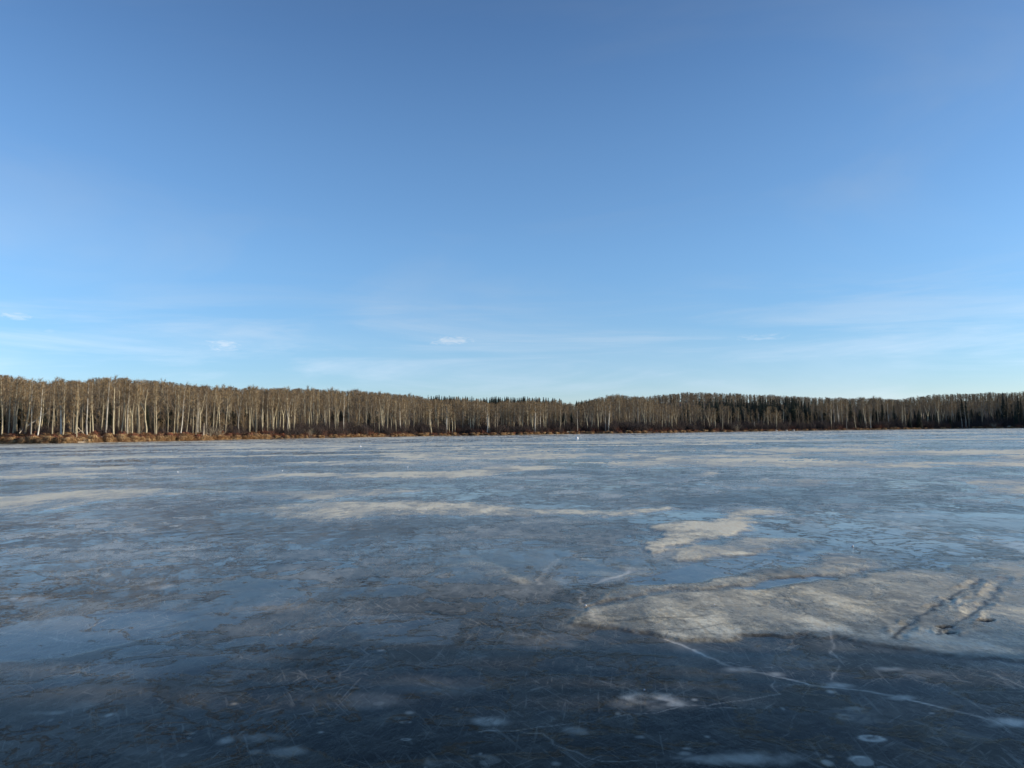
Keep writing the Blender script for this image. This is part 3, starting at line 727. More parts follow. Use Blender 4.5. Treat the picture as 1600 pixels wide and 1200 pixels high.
# (photo x of the foot, lean to the right in degrees, thickness, kind, row depth, top y, label)
NOTED = [
 (3, -1, 1.5, 'A', 7, 588, 'pale aspen trunk cut by the left edge of the photo'),
 (13, 1, 1.2, 'A', 8, 590, 'second slim pale aspen from the left edge'),
 (20, 2, 1.6, 'A', 8, 587, 'thick pale aspen third from the left edge'),
 (39, 1, 2.0, 'A', 9, 592, 'broad pale aspen behind the leaning dead trunk'),
 (48, 2, 1.3, 'W', 5, 590, 'white aspen standing just right of the leaning dead trunk'),
 (59, 5, 1.3, 'W', 5, 598, 'white aspen leaning right beside the skyline dip at left'),
 (82, 3, 1.2, 'A', 7, 593, 'pale aspen just right of the skyline dip'),
 (94, 3, 1.1, 'F', 9, 591, 'forked aspen under the small rounded crown past the skyline dip'),
 (117, 2, 1.5, 'A', 6, 594, 'thick aspen standing left of the fallen forked branch'),
 (120, 0, 0.9, 'A', 3, 612, 'thin short aspen in front, rooted beside the fallen forked branch'),
 (129, 0, 1.2, 'A', 8, 597, 'aspen directly behind the fallen forked branch'),
 (136, 0, 1.7, 'W', 6, 592, 'brightest thick white aspen right of the fallen forked branch'),
 (146, 0, 1.4, 'A', 7, 590, 'pale aspen one trunk right of the brightest white aspen'),
 (157, 1, 1.1, 'A', 9, 589, 'slim pale aspen between two thick white ones at left'),
 (164, 3, 1.8, 'W', 7, 588, 'thick white aspen leaning slightly right under the highest crowns'),
 (178, 2, 1.6, 'A', 7, 591, 'thick pale aspen first right of the highest crowns'),
 (190, 5, 1.3, 'A', 8, 590, 'pale aspen tilting right ahead of the forked one'),
 (198, 2, 1.4, 'W', 7, 592, 'white aspen a little left of the big forked aspen'),
 (215, 1, 1.1, 'A', 9, 594, 'slim aspen immediately left of the big forked aspen'),
 (229, -3, 1.6, 'F', 7, 594, 'big white forked aspen spreading its two stems against dark wood'),
 (242, 0, 1.2, 'A', 7, 598, 'pale aspen immediately right of the big forked aspen'),
 (262, 0, 1.2, 'A', 7, 602, 'aspen where the skyline starts to fall at left'),
 (276, 3, 1.3, 'A', 7, 604, 'pale aspen leaning right behind the orange tussocks'),
 (282, 5, 1.2, 'W', 6, 608, 'white aspen slanting right behind the orange tussocks'),
 (291, 2, 1.2, 'A', 7, 605, 'aspen next right of the slanting white aspen'),
 (301, 3, 1.2, 'A', 8, 606, 'pale aspen two right of the slanting white aspen'),
 (306, 2, 1.1, 'A', 6, 610, 'thin pale aspen behind the broken grey snag on the bank'),
 (346, 0, 1.0, 'Y', 2, 648, 'small pale young aspen on the open bank left of the white forked birch'),
 (373, -1, 1.5, 'WF', 8, 618, 'white birch forking low with a spray of white limbs left of centre'),
 (399, -1, 1.2, 'A', 7, 612, 'slim aspen just right of the low forking white birch'),
 (410, 0, 1.3, 'A', 6, 610, 'pale aspen two left of the pale yellow crown'),
 (418, 1, 1.3, 'A', 6, 612, 'pale aspen one left of the pale yellow crown'),
 (427, 0, 1.2, 'F', 5, 622, 'forked aspen with a pale yellow twiggy crown'),
 (450, 0, 1.5, 'WF', 4, 618, 'bright white birch fork standing out left of centre'),
 (523, 7, 1.0, 'F', 6, 625, 'aspen fork slanting right behind the brown brush'),
 (537, 1, 1.1, 'W', 8, 612, 'tall white aspen left of the highest twig tip'),
 (593, 0, 1.1, 'A', 5, 636, 'single pale trunk amid low brush left of the spruce ridge'),
 (619, 0, 1.1, 'A', 5, 640, 'short pale aspen in the dark brush left of the spruce ridge'),
 (674, 0, 2.0, 'A', 4, 630, 'thick tan trunk standing alone under the first ridge spruce'),
 (684, 0, 1.1, 'A', 7, 636, 'thin grey aspen right of the thick tan trunk'),
 (697, 0, 2.0, 'W', 5, 632, 'thick white trunk leading the row of four under the spruce ridge'),
 (702, 0, 1.2, 'A', 5, 634, 'second of the four pale trunks under the spruce ridge'),
 (707, -1, 1.5, 'A', 5, 634, 'third of the four pale trunks under the spruce ridge'),
 (711, -1, 1.3, 'A', 5, 636, 'last of the four pale trunks under the spruce ridge'),
 (735, -1, 1.2, 'A', 6, 632, 'aspen midway between the two bright groups under the ridge'),
 (739, 1, 1.3, 'A', 7, 634, 'pale aspen just right of the midway trunk under the ridge'),
 (755, -22, 0.9, 'A', 7, 645, 'thin aspen leaning hard left under the spruce ridge'),
 (762, 0, 1.7, 'W', 5, 630, 'thick pale trunk heading the lit yellowish group under the ridge'),
 (766, 0, 1.4, 'A', 5, 631, 'second trunk of the lit yellowish group under the ridge'),
 (773, 1, 1.4, 'A', 5, 631, 'third trunk of the lit yellowish group under the ridge'),
 (776, 1, 1.2, 'A', 5, 632, 'last trunk of the lit yellowish group under the ridge'),
 (833, -4, 1.4, 'A', 6, 636, 'pale aspen leaning left against the stout white centre tree'),
 (837, 0, 2.6, 'W', 4, 628, 'stoutest white trunk at the centre of the far shore'),
 (845, 0, 1.4, 'W', 6, 628, 'white trunk next right of the stoutest centre tree'),
 (851, 0, 1.1, 'A', 7, 630, 'slim aspen second right of the stoutest centre tree'),
 (874, 0, 1.5, 'A', 5, 627, 'pale aspen right of centre with high forking limbs'),
 (902, 1, 1.3, 'W', 4, 634, 'white trunk straight above the white lump on the ice'),
 (918, 0, 1.1, 'F', 6, 630, 'grey forked aspen right of the skyline notch'),
 (924, 7, 1.1, 'A', 5, 636, 'pale aspen leaning right past the skyline notch'),
 (946, 1, 1.5, 'W', 5, 628, 'white broken topped trunk under the raised crowns right of centre'),
 (951, 3, 1.8, 'W', 5, 627, 'thick white trunk under the raised crowns right of centre'),
 (1034, 3, 1.0, 'A', 6, 636, 'thin pale aspen left below the rounded hill'),
 (1050, 0, 1.0, 'A', 6, 640, 'straight thin trunk below the lone spruce of the hill'),
 (1110, -8, 1.2, 'F', 6, 634, 'olive grey fork below the right end of the rounded hill'),
 (1118, 0, 1.4, 'A', 5, 638, 'pale straight trunk near the orange brush right of centre'),
 (1129, 0, 1.3, 'A', 5, 632, 'pale trunk in front of the first dark spruces'),
 (1213, 0, 1.0, 'A', 4, 636, 'grey trunk rising over the pale stones on the shore'),
 (1304, 0, 1.3, 'W', 9, 630, 'bright upper trunk right of the dark spruce band'),
 (1323, 0, 1.3, 'W', 4, 640, 'bright trunk standing at the waterline right of the dark spruce band'),
 (1338, -2, 1.2, 'A', 5, 640, 'greenish trunk left of the bright white pair'),
 (1354, 0, 1.6, 'W', 5, 634, 'left trunk of the bright white pair at right'),
 (1361, 2, 1.4, 'W', 5, 634, 'right trunk of the bright white pair at right'),
 (1504, -1, 1.3, 'W', 4, 637, 'first of three white trunks near the right end'),
 (1510, -2, 1.3, 'W', 4, 637, 'middle of three white trunks near the right end'),
 (1515, 0, 1.1, 'A', 4, 645, 'last and thinnest of three white trunks near the right end'),
]
n_ind = 0
taken = []
for (px, lean, th, kind, tt, ty, lab) in NOTED:
    a = ray_az(px); p, r = spot(a, tt)
    data = {'A': ASP[n_ind % 7], 'W': ASPW[0 if n_ind % 2 else 2], 'F': ASPF[n_ind % 3], 'WF': ASPW[1], 'Y': YOUNG[0]}[kind]
    h = z_at(px, ty, r) - p.z
    rz = n_ind * 2.39
    if kind in ('F', 'WF'): rz = -a + random.uniform(-.3, .3)
    plant('aspen_tree', data, p, h, rz, lab, 'tree', None if False else G_ASP, (0, R(lean)), th * (15 / h) ** 0.5 * (1.1 if px > 600 else 0.8))
    taken.append((p.x, p.y)); n_ind += 1
a = ray_az(1180); p, r = spot(a, 4)
plant('dead_snag', SNAG[0], p, z_at(1179, 657, r) - p.z, 0.3, 'short white broken snag leaning left in front of the dark spruces', 'tree', None, (0, R(-3)), 3.0)

# the rest of the wood: candidates over the whole depth; the nearest looking stay single trees
cand = []
random.seed(5)
def scatter(n, px0, px1, t0, t1, pw=1.0):
    out = []
    a0, a1 = ray_az(px0), ray_az(px1)
    for _ in range(n):
        a = random.uniform(a0, a1); tt = t0 + (t1 - t0) * random.random() ** pw
        out.append((a, tt))
    return out
def azpx(a): return 800 + F * math.tan(a) * 1.0
for (a, tt) in scatter(2100, -330, 1930, 6, 75, 1.1):
    p, r = spot(a, tt)
    if vnoise(np.array(p.x / 5.5), np.array(p.y / 9.0), 207) < 0.40: continue
    up = float(np.interp(a, az_fr, up_fr)) * r + CAMZ - p.z
    h = up + 0.5 + (float(vnoise(np.array(a * 170), np.array(tt * 0.02), 33)) - 0.7) * 2.6 - abs(random.gauss(0, 1)) * 1.0 - (random.random() < 0.2) * random.uniform(1, 5) + (random.random() < 0.07) * random.uniform(0.5, 1.6)
    if h < 5: continue
    cand.append((r, a, tt, p, h))
vis = [c for c in cand if -20 < azpx(c[1]) < 1620]
vis.sort(key=lambda c: c[2] + (c[0] - 180) * 0.035)
singles = vis[:300 - len(NOTED) - 0]
sset = set(id(c) for c in singles)
for (r, a, tt, p, h) in singles:
    px = azpx(a)
    words = next(w_ for (x0, x1, w_) in AREA if x0 <= px < x1) if px < 1900 else AREA[-1][2]
    k = random.random()
    data = random.choice(ASPF) if k < 0.1 else random.choice(ASPW[::2]) if k < 0.2 else random.choice(ASP)
    ln = random.gauss(0.4, 2.0); thk = random.uniform(0.75, 1.3)
    adj = ('slim ' if thk < 0.93 else 'thick ' if thk > 1.15 else '') + ('white' if data in ASPW else 'forked' if data in ASPF else 'pale') + ' aspen ' + ('leaning left ' if ln < -1.6 else 'leaning right ' if ln > 2.2 else '')
    plant('aspen_tree', data, p, h, random.uniform(0, 6), adj + words, 'tree', adj + words,
          (R(random.gauss(0, 1.2)), R(ln)), thk * (15 / h) ** 0.5 * (1 + max(0, r - 250) / 700))

# ---- spruces, each one its own
def put_spruce(px, ty, tt, lab, grp=None, wide=1.0, by=None, k=0):
    a = ray_az(px); p, r = spot(a, tt)
    h = z_at(px, ty, r) - p.z
    if h < 2: h = 2
    return plant('spruce_tree', SPR[k % 4], p, h, k * 1.3, lab, 'tree', grp, (0, R(random.gauss(0, 0.6))), wide)
G_RIDGE = 'dark spruces of the far ridge'
random.seed(21)
put_spruce(669, 616.5, 330, 'first dark spruce at the left end of the far ridge', G_RIDGE, 1.0, k=1)
def ridgelab(x):
    zone = 'above the row of four pale trunks' if x < 715 else 'between the row of four and the yellowish group' if x < 755 else 'above the lit yellowish group' if x < 790 else 'left above the stoutest white trunk' if x < 835 else 'above the stoutest white trunk' if x < 865 else 'just left of the skyline notch'
    return 'small dark ridge spruce ' + zone
x = 674
k = 0
while x < 905:
    top = np.interp(x, [674, 690, 720, 760, 800, 850, 880, 905], [617, 618.5, 619.5, 620.5, 620, 620.5, 623, 626]) + random.gauss(0, 0.9)
    if 843 < x < 898 and random.random() < 0.45: x += 4; continue
    put_spruce(x, top, random.uniform(280, 330), ridgelab(x), ridgelab(x), random.uniform(1.5, 2.6), k=k)
    x += random.uniform(2.0, 4.2); k += 1
for x in (910, 917, 921, 927, 933):
    put_spruce(x, 623.5 + random.gauss(0, 1), 150, 'dark spruce top just right of the skyline notch', G_RIDGE, 1.3, k=int(x))
SOLO = [(1007, 619, 300, 1.0, 'small spruce on the skyline at the left foot of the rounded hill'), (1013, 625, 60, 0.9, 'dark narrow spruce halfway up below the left foot of the hill'),
        (1018, 620, 300, 1.2, 'low spruce second on the skyline left of the rounded hill'), (1023, 619.5, 300, 1.0, 'spruce third on the skyline left of the rounded hill'), (1032, 620, 260, 1.8, 'broad low spruce on the skyline left of the rounded hill'),
        (1041, 621, 220, 1.3, 'short dark spruce left of the lone pointed skyline spruce'), (1050, 617, 280, 1.1, 'lone pointed spruce breaking the skyline of the hill'), (1053, 622.5, 70, 1.3, 'taller dark spruce below the lone pointed skyline spruce'),
        (1069, 629, 60, 1.2, 'dark spruce showing between bare crowns below the hill'), (1076, 630, 50, 1.0, 'dark narrow spruce second below the hill'), (1080, 620, 200, 1.0, 'small spruce on the slope under the hilltop'),
        (1089, 625, 90, 1.1, 'spruce on the slope below the hilltop, left of the dark band')]
for i, (px, ty, tt, wd, lab) in enumerate(SOLO): put_spruce(px, ty, tt, lab, None, wd, k=i)
def bandlab(x, row):
    zone = 'at the left end' if x < 1125 else 'left of the middle' if x < 1160 else 'in the middle' if x < 1195 else 'right of the middle' if x < 1235 else 'at the right end'
    return row + 'spruce ' + zone + ' of the dense dark band under the hill'
x = 1094; k = 0
while x < 1272:
    top = np.interp(x, [1094, 1104, 1110, 1125, 1137, 1150, 1175, 1200, 1225, 1240, 1255, 1272], [625, 628, 624, 624, 621, 625, 622, 624, 622, 621, 624, 625]) + random.gauss(0, 1.6)
    put_spruce(x, top, random.uniform(40, 95), bandlab(x, 'back row '), bandlab(x, 'back row '), random.uniform(1.1, 1.6), k=k)
    if random.random() < 0.5: put_spruce(x + 1, top + random.uniform(3, 10), random.uniform(22, 40), bandlab(x, 'front row '), bandlab(x, 'front row '), random.uniform(1.1, 1.6), k=k)
    x += random.uniform(2.6, 5.5); k += 1
SOLO2 = [(1240, 622, 20, 1.5, 'broad dark spruce closing the dark band at its right'), (1276, 625, 50, 0.9, 'narrow spruce right after the dark band'), (1290, 626, 60, 1.0, 'dark spruce a little right of the dark band'),
         (1330, 625, 40, 1.2, 'spruce top in the skyline gap right of the dark band'), (1380, 631, 14, 1.2, 'tall dark spruce among grey aspens right of the bright white pair'), (1398, 633, 18, 0.9, 'narrow dark spruce right of the tall one among grey aspens'),
         (1344, 640, 12, 0.9, 'dark narrow spruce left of the bright white pair'), (1422, 650, 2.5, 1.9, 'low broad dark spruce right at the shore'), (1436, 640, 3, 1.9, 'pointed dark spruce at the shore right of the low broad one'),
         (1464, 645, 5, 1.4, 'dark spruce at the shore midway to the white trio'), (1485, 650, 4, 1.6, 'dark spruce at the shore left of the white trio'), (1475, 652, 8, 1.2, 'small dark spruce between two larger ones at the shore'),
         (1505, 622, 40, 1.2, 'dark spruce rising behind the three white trunks'), (1511, 625, 30, 1.1, 'second dark spruce behind the three white trunks'), (1550, 611.5, 250, 1.0, 'small spruce tip on the right skyline'),
         (1562, 621, 60, 0.9, 'spruce behind the tallest one near the right edge'), (1570, 612.5, 14, 0.95, 'tallest dark spruce near the right edge'), (1575, 616, 18, 0.8, 'dark spruce pressed against the right of the tallest one'),
         (1580, 615, 25, 0.8, 'narrow tall spruce second right of the tallest one'), (1588, 627, 8, 0.9, 'shorter dark spruce between the tall ones at the right edge'), (1593, 616, 14, 0.8, 'tall dark spruce just inside the right edge'),
         (1597, 620, 16, 0.9, 'last dark spruce at the right edge of the photo'), (1519, 655, 6, 1.2, 'low dark spruce right of the three white trunks'), (1413, 655, 6, 1.2, 'low dark spruce left of the low broad shore spruce'),
         (1640, 612, 20, 1.0, 'dark spruce past the right edge'), (1665, 615, 30, 1.0, 'dark spruce further past the right edge')]
for i, (px, ty, tt, wd, lab) in enumerate(SOLO2): put_spruce(px, ty, tt, lab, None, wd * 1.1, k=i)

# ---- instanced masses
def proto_collection(name, meshes):
    c = bpy.data.collections.new(name)
    for i, me in enumerate(meshes):
        o = bpy.data.objects.new('%s_%02d' % (name, i), me); c.objects.link(o)
    return c
def instancer(name, pts, coll, label=None, cat=None):
    """pts: (x, y, z, rotx, roty, rotz, sxy, sz, index)"""
    me = bpy.data.meshes.new(name); me.from_pydata([p[:3] for p in pts], [], [])
    a = me.attributes.new('rot', 'FLOAT_VECTOR', 'POINT'); a.data.foreach_set('vector', np.array([p[3:6] for p in pts], np.float32).ravel())
    a = me.attributes.new('scl', 'FLOAT_VECTOR', 'POINT'); a.data.foreach_set('vector', np.array([(p[6], p[6], p[7]) for p in pts], np.float32).ravel())
    a = me.attributes.new('pick', 'INT', 'POINT'); a.data.foreach_set('value', np.array([p[8] for p in pts], np.int32))
    o = link_mesh(name, me); o['kind'] = 'stuff'
    if label: o['label'] = label; o['category'] = cat
    ng = bpy.data.node_groups.new(name, 'GeometryNodeTree')
    ng.interface.new_socket('Geometry', in_out='INPUT', socket_type='NodeSocketGeometry'); ng.interface.new_socket('Geometry', in_out='OUTPUT', socket_type='NodeSocketGeometry')
    N = ng.nodes; L = ng.links
    gi = N.new('NodeGroupInput'); go = N.new('NodeGroupOutput'); ip = N.new('GeometryNodeInstanceOnPoints'); ci = N.new('GeometryNodeCollectionInfo')
    ci.inputs['Collection'].default_value = coll; ci.inputs['Separate Children'].default_value = True; ci.inputs['Reset Children'].default_value = True
    def at(nm, ty):
        n = N.new('GeometryNodeInputNamedAttribute'); n.data_type = ty; n.inputs['Name'].default_value = nm; return n.outputs[0]
    L.new(gi.outputs[0], ip.inputs['Points']); L.new(ci.outputs[0], ip.inputs['Instance']); ip.inputs['Pick Instance'].default_value = True
    L.new(at('pick', 'INT'), ip.inputs['Instance Index']); L.new(at('rot', 'FLOAT_VECTOR'), ip.inputs['Rotation']); L.new(at('scl', 'FLOAT_VECTOR'), ip.inputs['Scale'])
    L.new(ip.outputs[0], go.inputs[0])
    md = o.modifiers.new('instances', 'NODES'); md.node_group = ng
    return o
def joined(mt, mc, name):
    vt = [tuple(v.co) for v in mt.vertices]; ft = [tuple(p.vertices) for p in mt.polygons]
    vc = [tuple(v.co) for v in mc.vertices]; fc = [tuple(p.vertices) for p in mc.polygons]
    me = bpy.data.meshes.new(name); me.from_pydata(vt + vc, [], ft + [tuple(i + len(vt) for i in f) for f in fc]); me.update()
    for mm in (mt.materials[0],) + tuple(mc.materials): me.materials.append(mm)
    me.polygons.foreach_set('material_index', [0] * len(ft) + [1 + p.material_index for p in mc.polygons])
    return me
M_BARK2 = bark_mat('grey_aspen_bark', (0.30, 0.27, 0.21), (0.05, 0.045, 0.04))
c_asp = proto_collection('whole_aspen', [joined(a_, c_, 'whole_aspen') for a_, c_, h_ in ASP + ASPF + ASPW + YOUNG])
for i_, o_ in enumerate(c_asp.objects):
    if i_ < 13 and i_ not in (0, 3, 8): o_.data.materials[0] = M_BARK2
c_spr = proto_collection('whole_spruce', [joined(a_, c_, 'whole_spruce') for a_, c_, h_ in SPR])
random.seed(31)
pts = []
for c in cand:
    if id(c) in sset: continue
    r, a, tt, p, h = c; s = h / 15
    pts.append((p.x, p.y, p.z, R(random.gauss(0, 1.5)), R(random.gauss(0, 1.5)), random.uniform(0, 6), s * random.uniform(0.9, 1.2) * (1 + max(0, r - 250) / 700), s, random.randrange(11)))
# young thin stand filling between
for (a, tt) in scatter(1500, -330, 1930, 7, 60):
    p, r = spot(a, tt); s = random.uniform(0.5, 0.95)
    pts.append((p.x, p.y, p.z, R(random.gauss(0, 2)), R(random.gauss(0, 2)), random.uniform(0, 6), s, s * 1.05, 13 if False else random.choice((13, 14, 15))))
# small spruces added inside the wood to darken the gaps between trunks
ups = []
for (a, tt) in scatter(1500, -330, 1930, 16, 70):
    p, r = spot(a, tt)
    px = azpx(a); s = random.uniform(0.28, 0.62) if px < 1250 else random.uniform(0.3, 0.8)
    if vnoise(np.array(a * 60), np.array(tt * 0.06), 77) < 0.38 or (500 < px < 1250 and random.random() < 0.5): continue
    ups.append((p.x, p.y, p.z, 0, 0, random.uniform(0, 6), s * 1.6, s, random.randrange(4)))
instancer('added_inner_spruces', ups, c_spr)
# deep canopy and hills
for (a, tt) in scatter(6500, -330, 1930, 75, 420):
    p, r = spot(a, tt)
    up = float(np.interp(a, az_sky, up_sky)) * r + CAMZ - p.z + 0.3
    fr_ = float(np.interp(a, az_fr, up_fr)) * r + CAMZ - p.z
    px = azpx(a)
    if tt < 150: up = min(up, fr_)
    if 655 < px < 900: up = min(up, fr_ - 0.8)
    h = min(up, 10.5 if tt > 150 else 14) - abs(random.gauss(0, 1)) * 1.1 + (float(vnoise(np.array(a * 130), np.array(tt * 0.01), 35)) - 0.6) * 1.8
    if h < 3: continue
    k_ = random.choice((13, 14, 15, 0, 1, 2, 4)) if tt > 110 else random.randrange(7)
    s = h / (ASP + ASPF + ASPW + YOUNG)[k_][2]
    pts.append((p.x, p.y, p.z, 0, 0, random.uniform(0, 6), s * (1.9 if tt > 110 else 1.35), s, k_))
c_all = instancer('aspen_wood', pts, c_asp)
print('aspen instances', len(pts))

# underbrush
c_b = proto_collection('brush', BUSH)
random.seed(41); pts = []
for (a, tt) in scatter(4200, -330, 1930, 3.5, 40, 1.3):
    px = azpx(a)
    if px < 330 and (random.random() < 0.5 or tt < 7): continue
    p, r = spot(a, tt); s = random.uniform(0.5, 1.1) * (1 + max(0, r - 200) / 900)
    if px > 400: s *= 1.25
    pk = random.choice((0, 1, 2, 5)) if tt > 7 else random.choice((0, 1, 3, 4, 3) if px < 420 else (0, 1, 2, 1, 3))
    pts.append((p.x, p.y, p.z - 0.1, 0, 0, random.uniform(0, 6), s * 1.2, s, pk))
instancer('underbrush', pts, c_b)
# red-brown low growth on the open bank
pts = []
for (a, tt) in scatter(2600, -330, 1930, 1.5, 9, 1.0):
    px = azpx(a)
    if px > 700 and random.random() < 0.5: continue
    p, r = spot(a, tt); s = random.uniform(0.3, 0.62)
    pts.append((p.x, p.y, p.z - 0.05, 0, 0, random.uniform(0, 6), s, s, random.choice((3, 4))))
instancer('low_red_growth', pts, c_b)
# grass tussocks on the bank
c_g = proto_collection('grass_tuft', TUS)
pts = []
AZ0, AZ1 = ray_az(-330), ray_az(1930)
for i in range(9000):
    a = AZ0 + (AZ1 - AZ0) * (random.random() ** 1.25)
    px = azpx(a)
    edge = random.random() < 0.55
    tt = random.uniform(0.15, 1.6) if edge else random.uniform(1.0, 8.5)
    dens = float(vnoise(np.array(a * 300), np.array(tt * 0.5), 3)) + 0.25 * (px < 420)
    if dens < 0.47: continue
    p, r = spot(a, tt)
    big = float(vnoise(np.array(a * 420), np.array(0.0), 8))
    s = random.uniform(0.45, 0.95) * (0.6 + 1.2 * big) * (1.0 if px < 420 else 0.75)
    pk = random.choice((0, 1, 2, 3)) if edge or random.random() < 0.45 else random.choice((1, 3, 4, 4))
    pts.append((p.x, p.y, p.z - 0.05, 0, 0, random.uniform(0, 6), s * 1.25, s, pk))
instancer('bank_grass', pts, c_g)
print('tufts', len(pts))

# single shrubs that stand out on the shore
SHR = [(24, 3, 0.5, 3, 'low rusty shrub on the bank at the far left'), (200, 4, 0.6, 3, 'rusty shrub behind the tussocks left of the forked aspen'), (340, 3, 1.0, 6, 'pale twiggy shrub on the bank left of the low forking birch'),
       (326, 3, 1.1, 6, 'grey twiggy shrub right of the broken grey snag'), (384, 4, 0.9, 0, 'dark brown shrub under the low forking birch'), (420, 2.5, 0.9, 1, 'dark shrub at the foot of the pale yellow crown'), (484, 2.5, 0.85, 6, 'round tan shrub right of the bright white birch fork'),
       (545, 2.5, 1.2, 2, 'dark purplish shrub left of the highest twig tip'), (570, 2.5, 1.2, 5, 'tall dusky pink shrub below the highest twig tip'), (608, 2.5, 1.1, 0, 'round dusky shrub left of the thick tan trunk'),
       (645, 2.5, 1.2, 1, 'large dusky shrub nearest the thick tan trunk'), (1118, 2, 0.9, 4, 'orange brown shrub at the waterline right of centre'), (1150, 2, 1.1, 6, 'grey bush at the shore in front of the dark spruces'),
       (1165, 2, 0.9, 3, 'reddish shrub beside the short white snag'), (1540, 2, 1.0, 3, 'reddish shrub on the right shore past the white trio'), (1553, 2, 0.9, 6, 'pale brush on the right shore left of the tallest spruce')]
for (px, tt, s, k, lab) in SHR:
    a = ray_az(px); p, r = spot(a, tt)
    o = link_mesh('shrub', BUSH[k]); o.location = p; o.scale = (s * 1.2, s * 1.2, s * 1.1); o.rotation_euler.z = px
    tag(o, lab, 'shrub', 'shrubs standing out on the far bank')

# ------------------------------------------------------------------ dead wood, stones, lumps
def log_between(name, p0, p1, r0_, r1_, lab, mat=M_DEAD, cat='log', fork=None, group='dead wood on the far bank'):
    mb = MB(); p0 = Vector(p0); p1 = Vector(p1); mid = p0.lerp(p1, 0.5) + rv((p1 - p0).length * 0.04)
    mb.tube([p0, p0.lerp(mid, 0.5), mid, mid.lerp(p1, 0.5), p1], [r0_, r0_ * 0.95, (r0_ + r1_) / 2, r1_ * 1.1, r1_], 7)
    c = p0.copy()
    mb.v = [tuple(Vector(v) - c) for v in mb.v]
    for _ in range(3):
        s0 = p0.lerp(p1, random.uniform(0.3, 0.9)) - c
        mb.tube([s0, s0 + rv(0.5) + Vector((0, 0, 0.5))], [r1_ * 0.6, 0.01], 4)
    if fork: mb.tube([mid - c, Vector(fork) - c], [r1_, r1_ * 0.5], 5)
    o = mesh_obj(name, mb.v, mb.f, mat); o.location = c
    return tag(o, lab, cat, group)
def at(px, py, dist):
    a = ray_az(px, py); return Vector((dist * math.sin(a), dist * math.cos(a), z_at(px, py, dist)))
random.seed(51)
D0 = lambda px: float(shore(ray_az(px)))
log_between('fallen_tree', at(42, 666, D0(42) + 5), at(73, 645, D0(70) + 7), 0.16, 0.06, 'long dead trunk leaning against the aspens at the far left')
log_between('dead_branch', at(30, 677, D0(30) + 4), at(36, 670, D0(36) + 5), 0.12, 0.06, 'short dead stub tilting up at the far left wood edge')
log_between('fallen_branch', at(121, 668, D0(121) + 4), at(131, 677.5, D0(131) + 4), 0.13, 0.08, 'pale fallen forked branch at the foot of the aspens', fork=at(121, 676, D0(121) + 4))
log_between('driftwood', at(42.5, 692.5, D0(42) - 0.3), at(50, 688, D0(50) + 1), 0.15, 0.09, 'tilted bleached pole on the grass at the waterline, far left')
log_between('driftwood', at(121, 691, D0(121) - 0.4), at(136, 690.6, D0(136) - 0.3), 0.13, 0.08, 'bleached log lying at the waterline below the fallen forked branch')
log_between('driftwood', at(158, 683, D0(158) + 3), at(165, 681.5, D0(165) + 3), 0.14, 0.10, 'small bleached log up on the bank among rusty growth')
log_between('broken_snag', at(317.5, 686, D0(317) + 1), at(319, 661, D0(319) + 1.5), 0.22, 0.08, 'grey broken snag standing at the edge of the bank', cat='snag')
log_between('driftwood', at(571, 683.2, D0(571)), at(584, 681.5, D0(584) + 1), 0.22, 0.12, 'bleached log at the waterline below the highest twig tip')
log_between('driftwood', at(660, 683.0, D0(660) - 1), at(680, 681.8, D0(680)), 0.25, 0.15, 'pale log at the waterline below the thick tan trunk')
log_between('driftwood', at(886, 675, D0(886) + 2), at(896, 675.5, D0(896) + 2), 0.25, 0.2, 'pale log on the bank left above the white lump')
log_between('stump', at(1512.5, 671, D0(1512) - 2), at(1514.5, 665.5, D0(1514) - 2), 0.45, 0.2, 'dark stump standing on the ice edge below the white trio', M_DARKW, 'stump')
log_between('driftwood', at(1574, 667.5, D0(1574) + 1), at(1579, 665.5, D0(1579) + 1), 0.3, 0.15, 'pale stick on the shore below the tallest spruce')

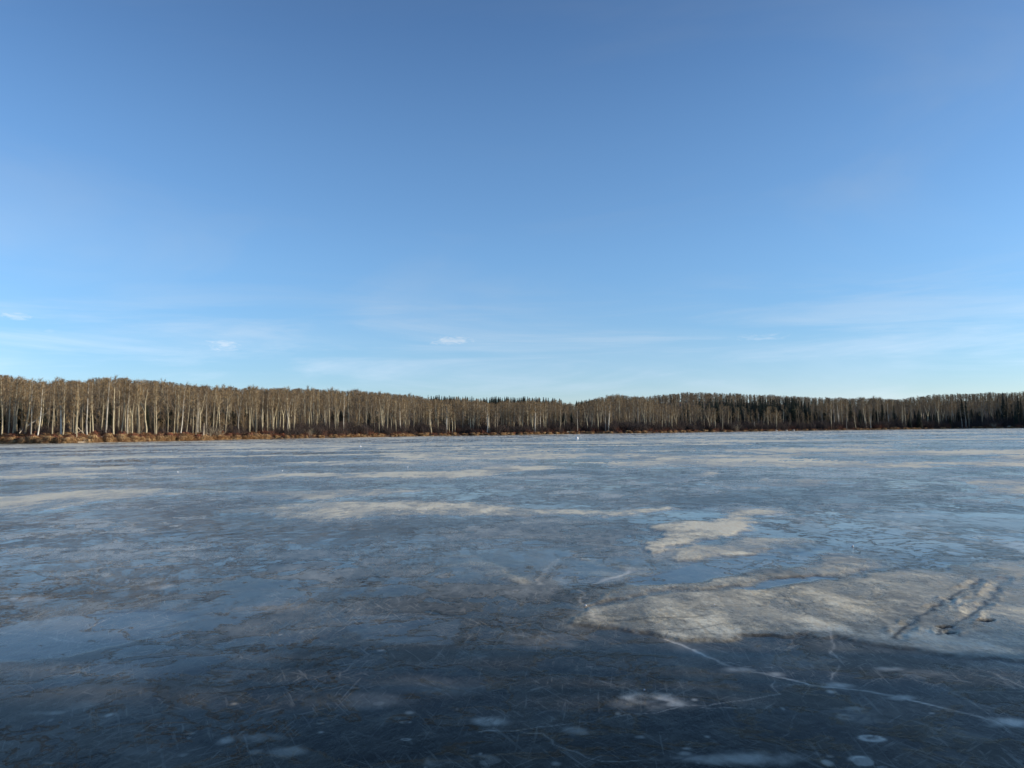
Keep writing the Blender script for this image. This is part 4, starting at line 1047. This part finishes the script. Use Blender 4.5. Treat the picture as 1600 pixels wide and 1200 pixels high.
def lump(name, loc, s, mat, lab, cat, group=None, seed=0, sub=2):
    import bmesh
    bm = bmesh.new(); bmesh.ops.create_icosphere(bm, subdivisions=sub, radius=1)
    r = random.Random(seed)
    for v in bm.verts:
        v.co *= r.uniform(0.78, 1.15)
        if v.co.z < -0.5: v.co.z = -0.5
    me = bpy.data.meshes.new(name); bm.to_mesh(me); bm.free(); me.materials.append(mat)
    o = link_mesh(name, me); o.location = loc; o.scale = s
    return tag(o, lab, cat, group)
M_STONE = flat_mat('pale_stone', (0.50, 0.45, 0.40), (0.36, 0.33, 0.30), 3, 0.8)
g = ground(901.5, 686.5); lump('snow_lump', g + Vector((0, 0, 0.17)), (0.27, 0.24, 0.30), M_CHUNK, 'bright white lump alone on the far ice, right of centre', 'snow lump', None, 1)
for i, (px, py, s, lab) in enumerate(((277.5, 738, 0.035, 'tiny white ice chunk on the ice, left, the brightest there'), (199.5, 740, 0.022, 'tiny dim ice crumb left of the brighter chunk'), (563, 698.5, 0.12, 'tiny white chunk on far ice left of centre'),
        (637, 730, 0.03, 'tiny ice chunk left of the long beige streak tip'), (441, 736, 0.03, 'tiny ice chunk above the long beige streak'), (623, 799, 0.018, 'tiny glittering ice bit in the beige band, its left bit'), (665, 797, 0.018, 'tiny glittering ice bit in the beige band, its right bit'),
        (1116, 946, 0.010, 'white crumb on the grey sheet right of the crack'), (1228, 947, 0.009, 'white crumb midway on the grey sheet'), (1332, 854, 0.016, 'white crumb beside the smooth blue ice'), (1007, 1078.5, 0.006, 'white crumb above the large bubble ring'), (915, 947, 0.012, 'white crumb at the head of the long crack'))):
    g = ground(px, py); lump('ice_chunk', g + Vector((0, 0, s * 0.5)), (s * 1.2, s, s), M_CHUNK, lab, 'ice chunk', 'small chunks scattered on the ice', i + 10, 1)
for i, (px, py, s, lab) in enumerate(((1213, 671.5, 0.8, 'grey stone at the foot of the grey trunk on the shore'), (1229, 673, 0.65, 'pale stone on the shore, middle of three'), (1240, 673.6, 0.75, 'palest stone on the shore, right of three'))):
    a = ray_az(px); p, r = spot(a, 0.6); p.z = 0.25
    lump('shore_stone', p, (s, s * 0.8, s * 0.55), M_STONE, lab, 'stone', 'pale stones on the far shore', i + 40, 2)

# ------------------------------------------------------------------ wood on the near bank, outside the frame, that shades the near ice
pts = []
random.seed(61)
NEAR_SHADE = (28, 75, -12, 2)
for _ in range(150):
    x = random.uniform(14, 110); y = near_edge(x) - random.uniform(1.9, 26)
    pts.append((x, y, 2.0, 0, 0, random.uniform(0, 6), random.uniform(0.9, 1.3), random.uniform(0.65, 0.95), random.randrange(4)))
for _ in range(60):
    x = random.uniform(-120, -6); y = near_edge(x) - random.uniform(4, 30)
    pts.append((x, y, 2.0, 0, 0, random.uniform(0, 6), random.uniform(0.9, 1.3), random.uniform(0.7, 1.0), random.randrange(4)))
instancer('near_bank_spruces', pts, c_spr)
pts = []
for _ in range(45):
    x = random.uniform(18, 80); pts.append((x, near_edge(x) - random.uniform(-0.2, 2.8), 1.0, 0, 0, random.uniform(0, 6), 0.75, random.uniform(0.45, 0.8), random.randrange(16)))
instancer('near_bank_aspens', pts, c_asp)
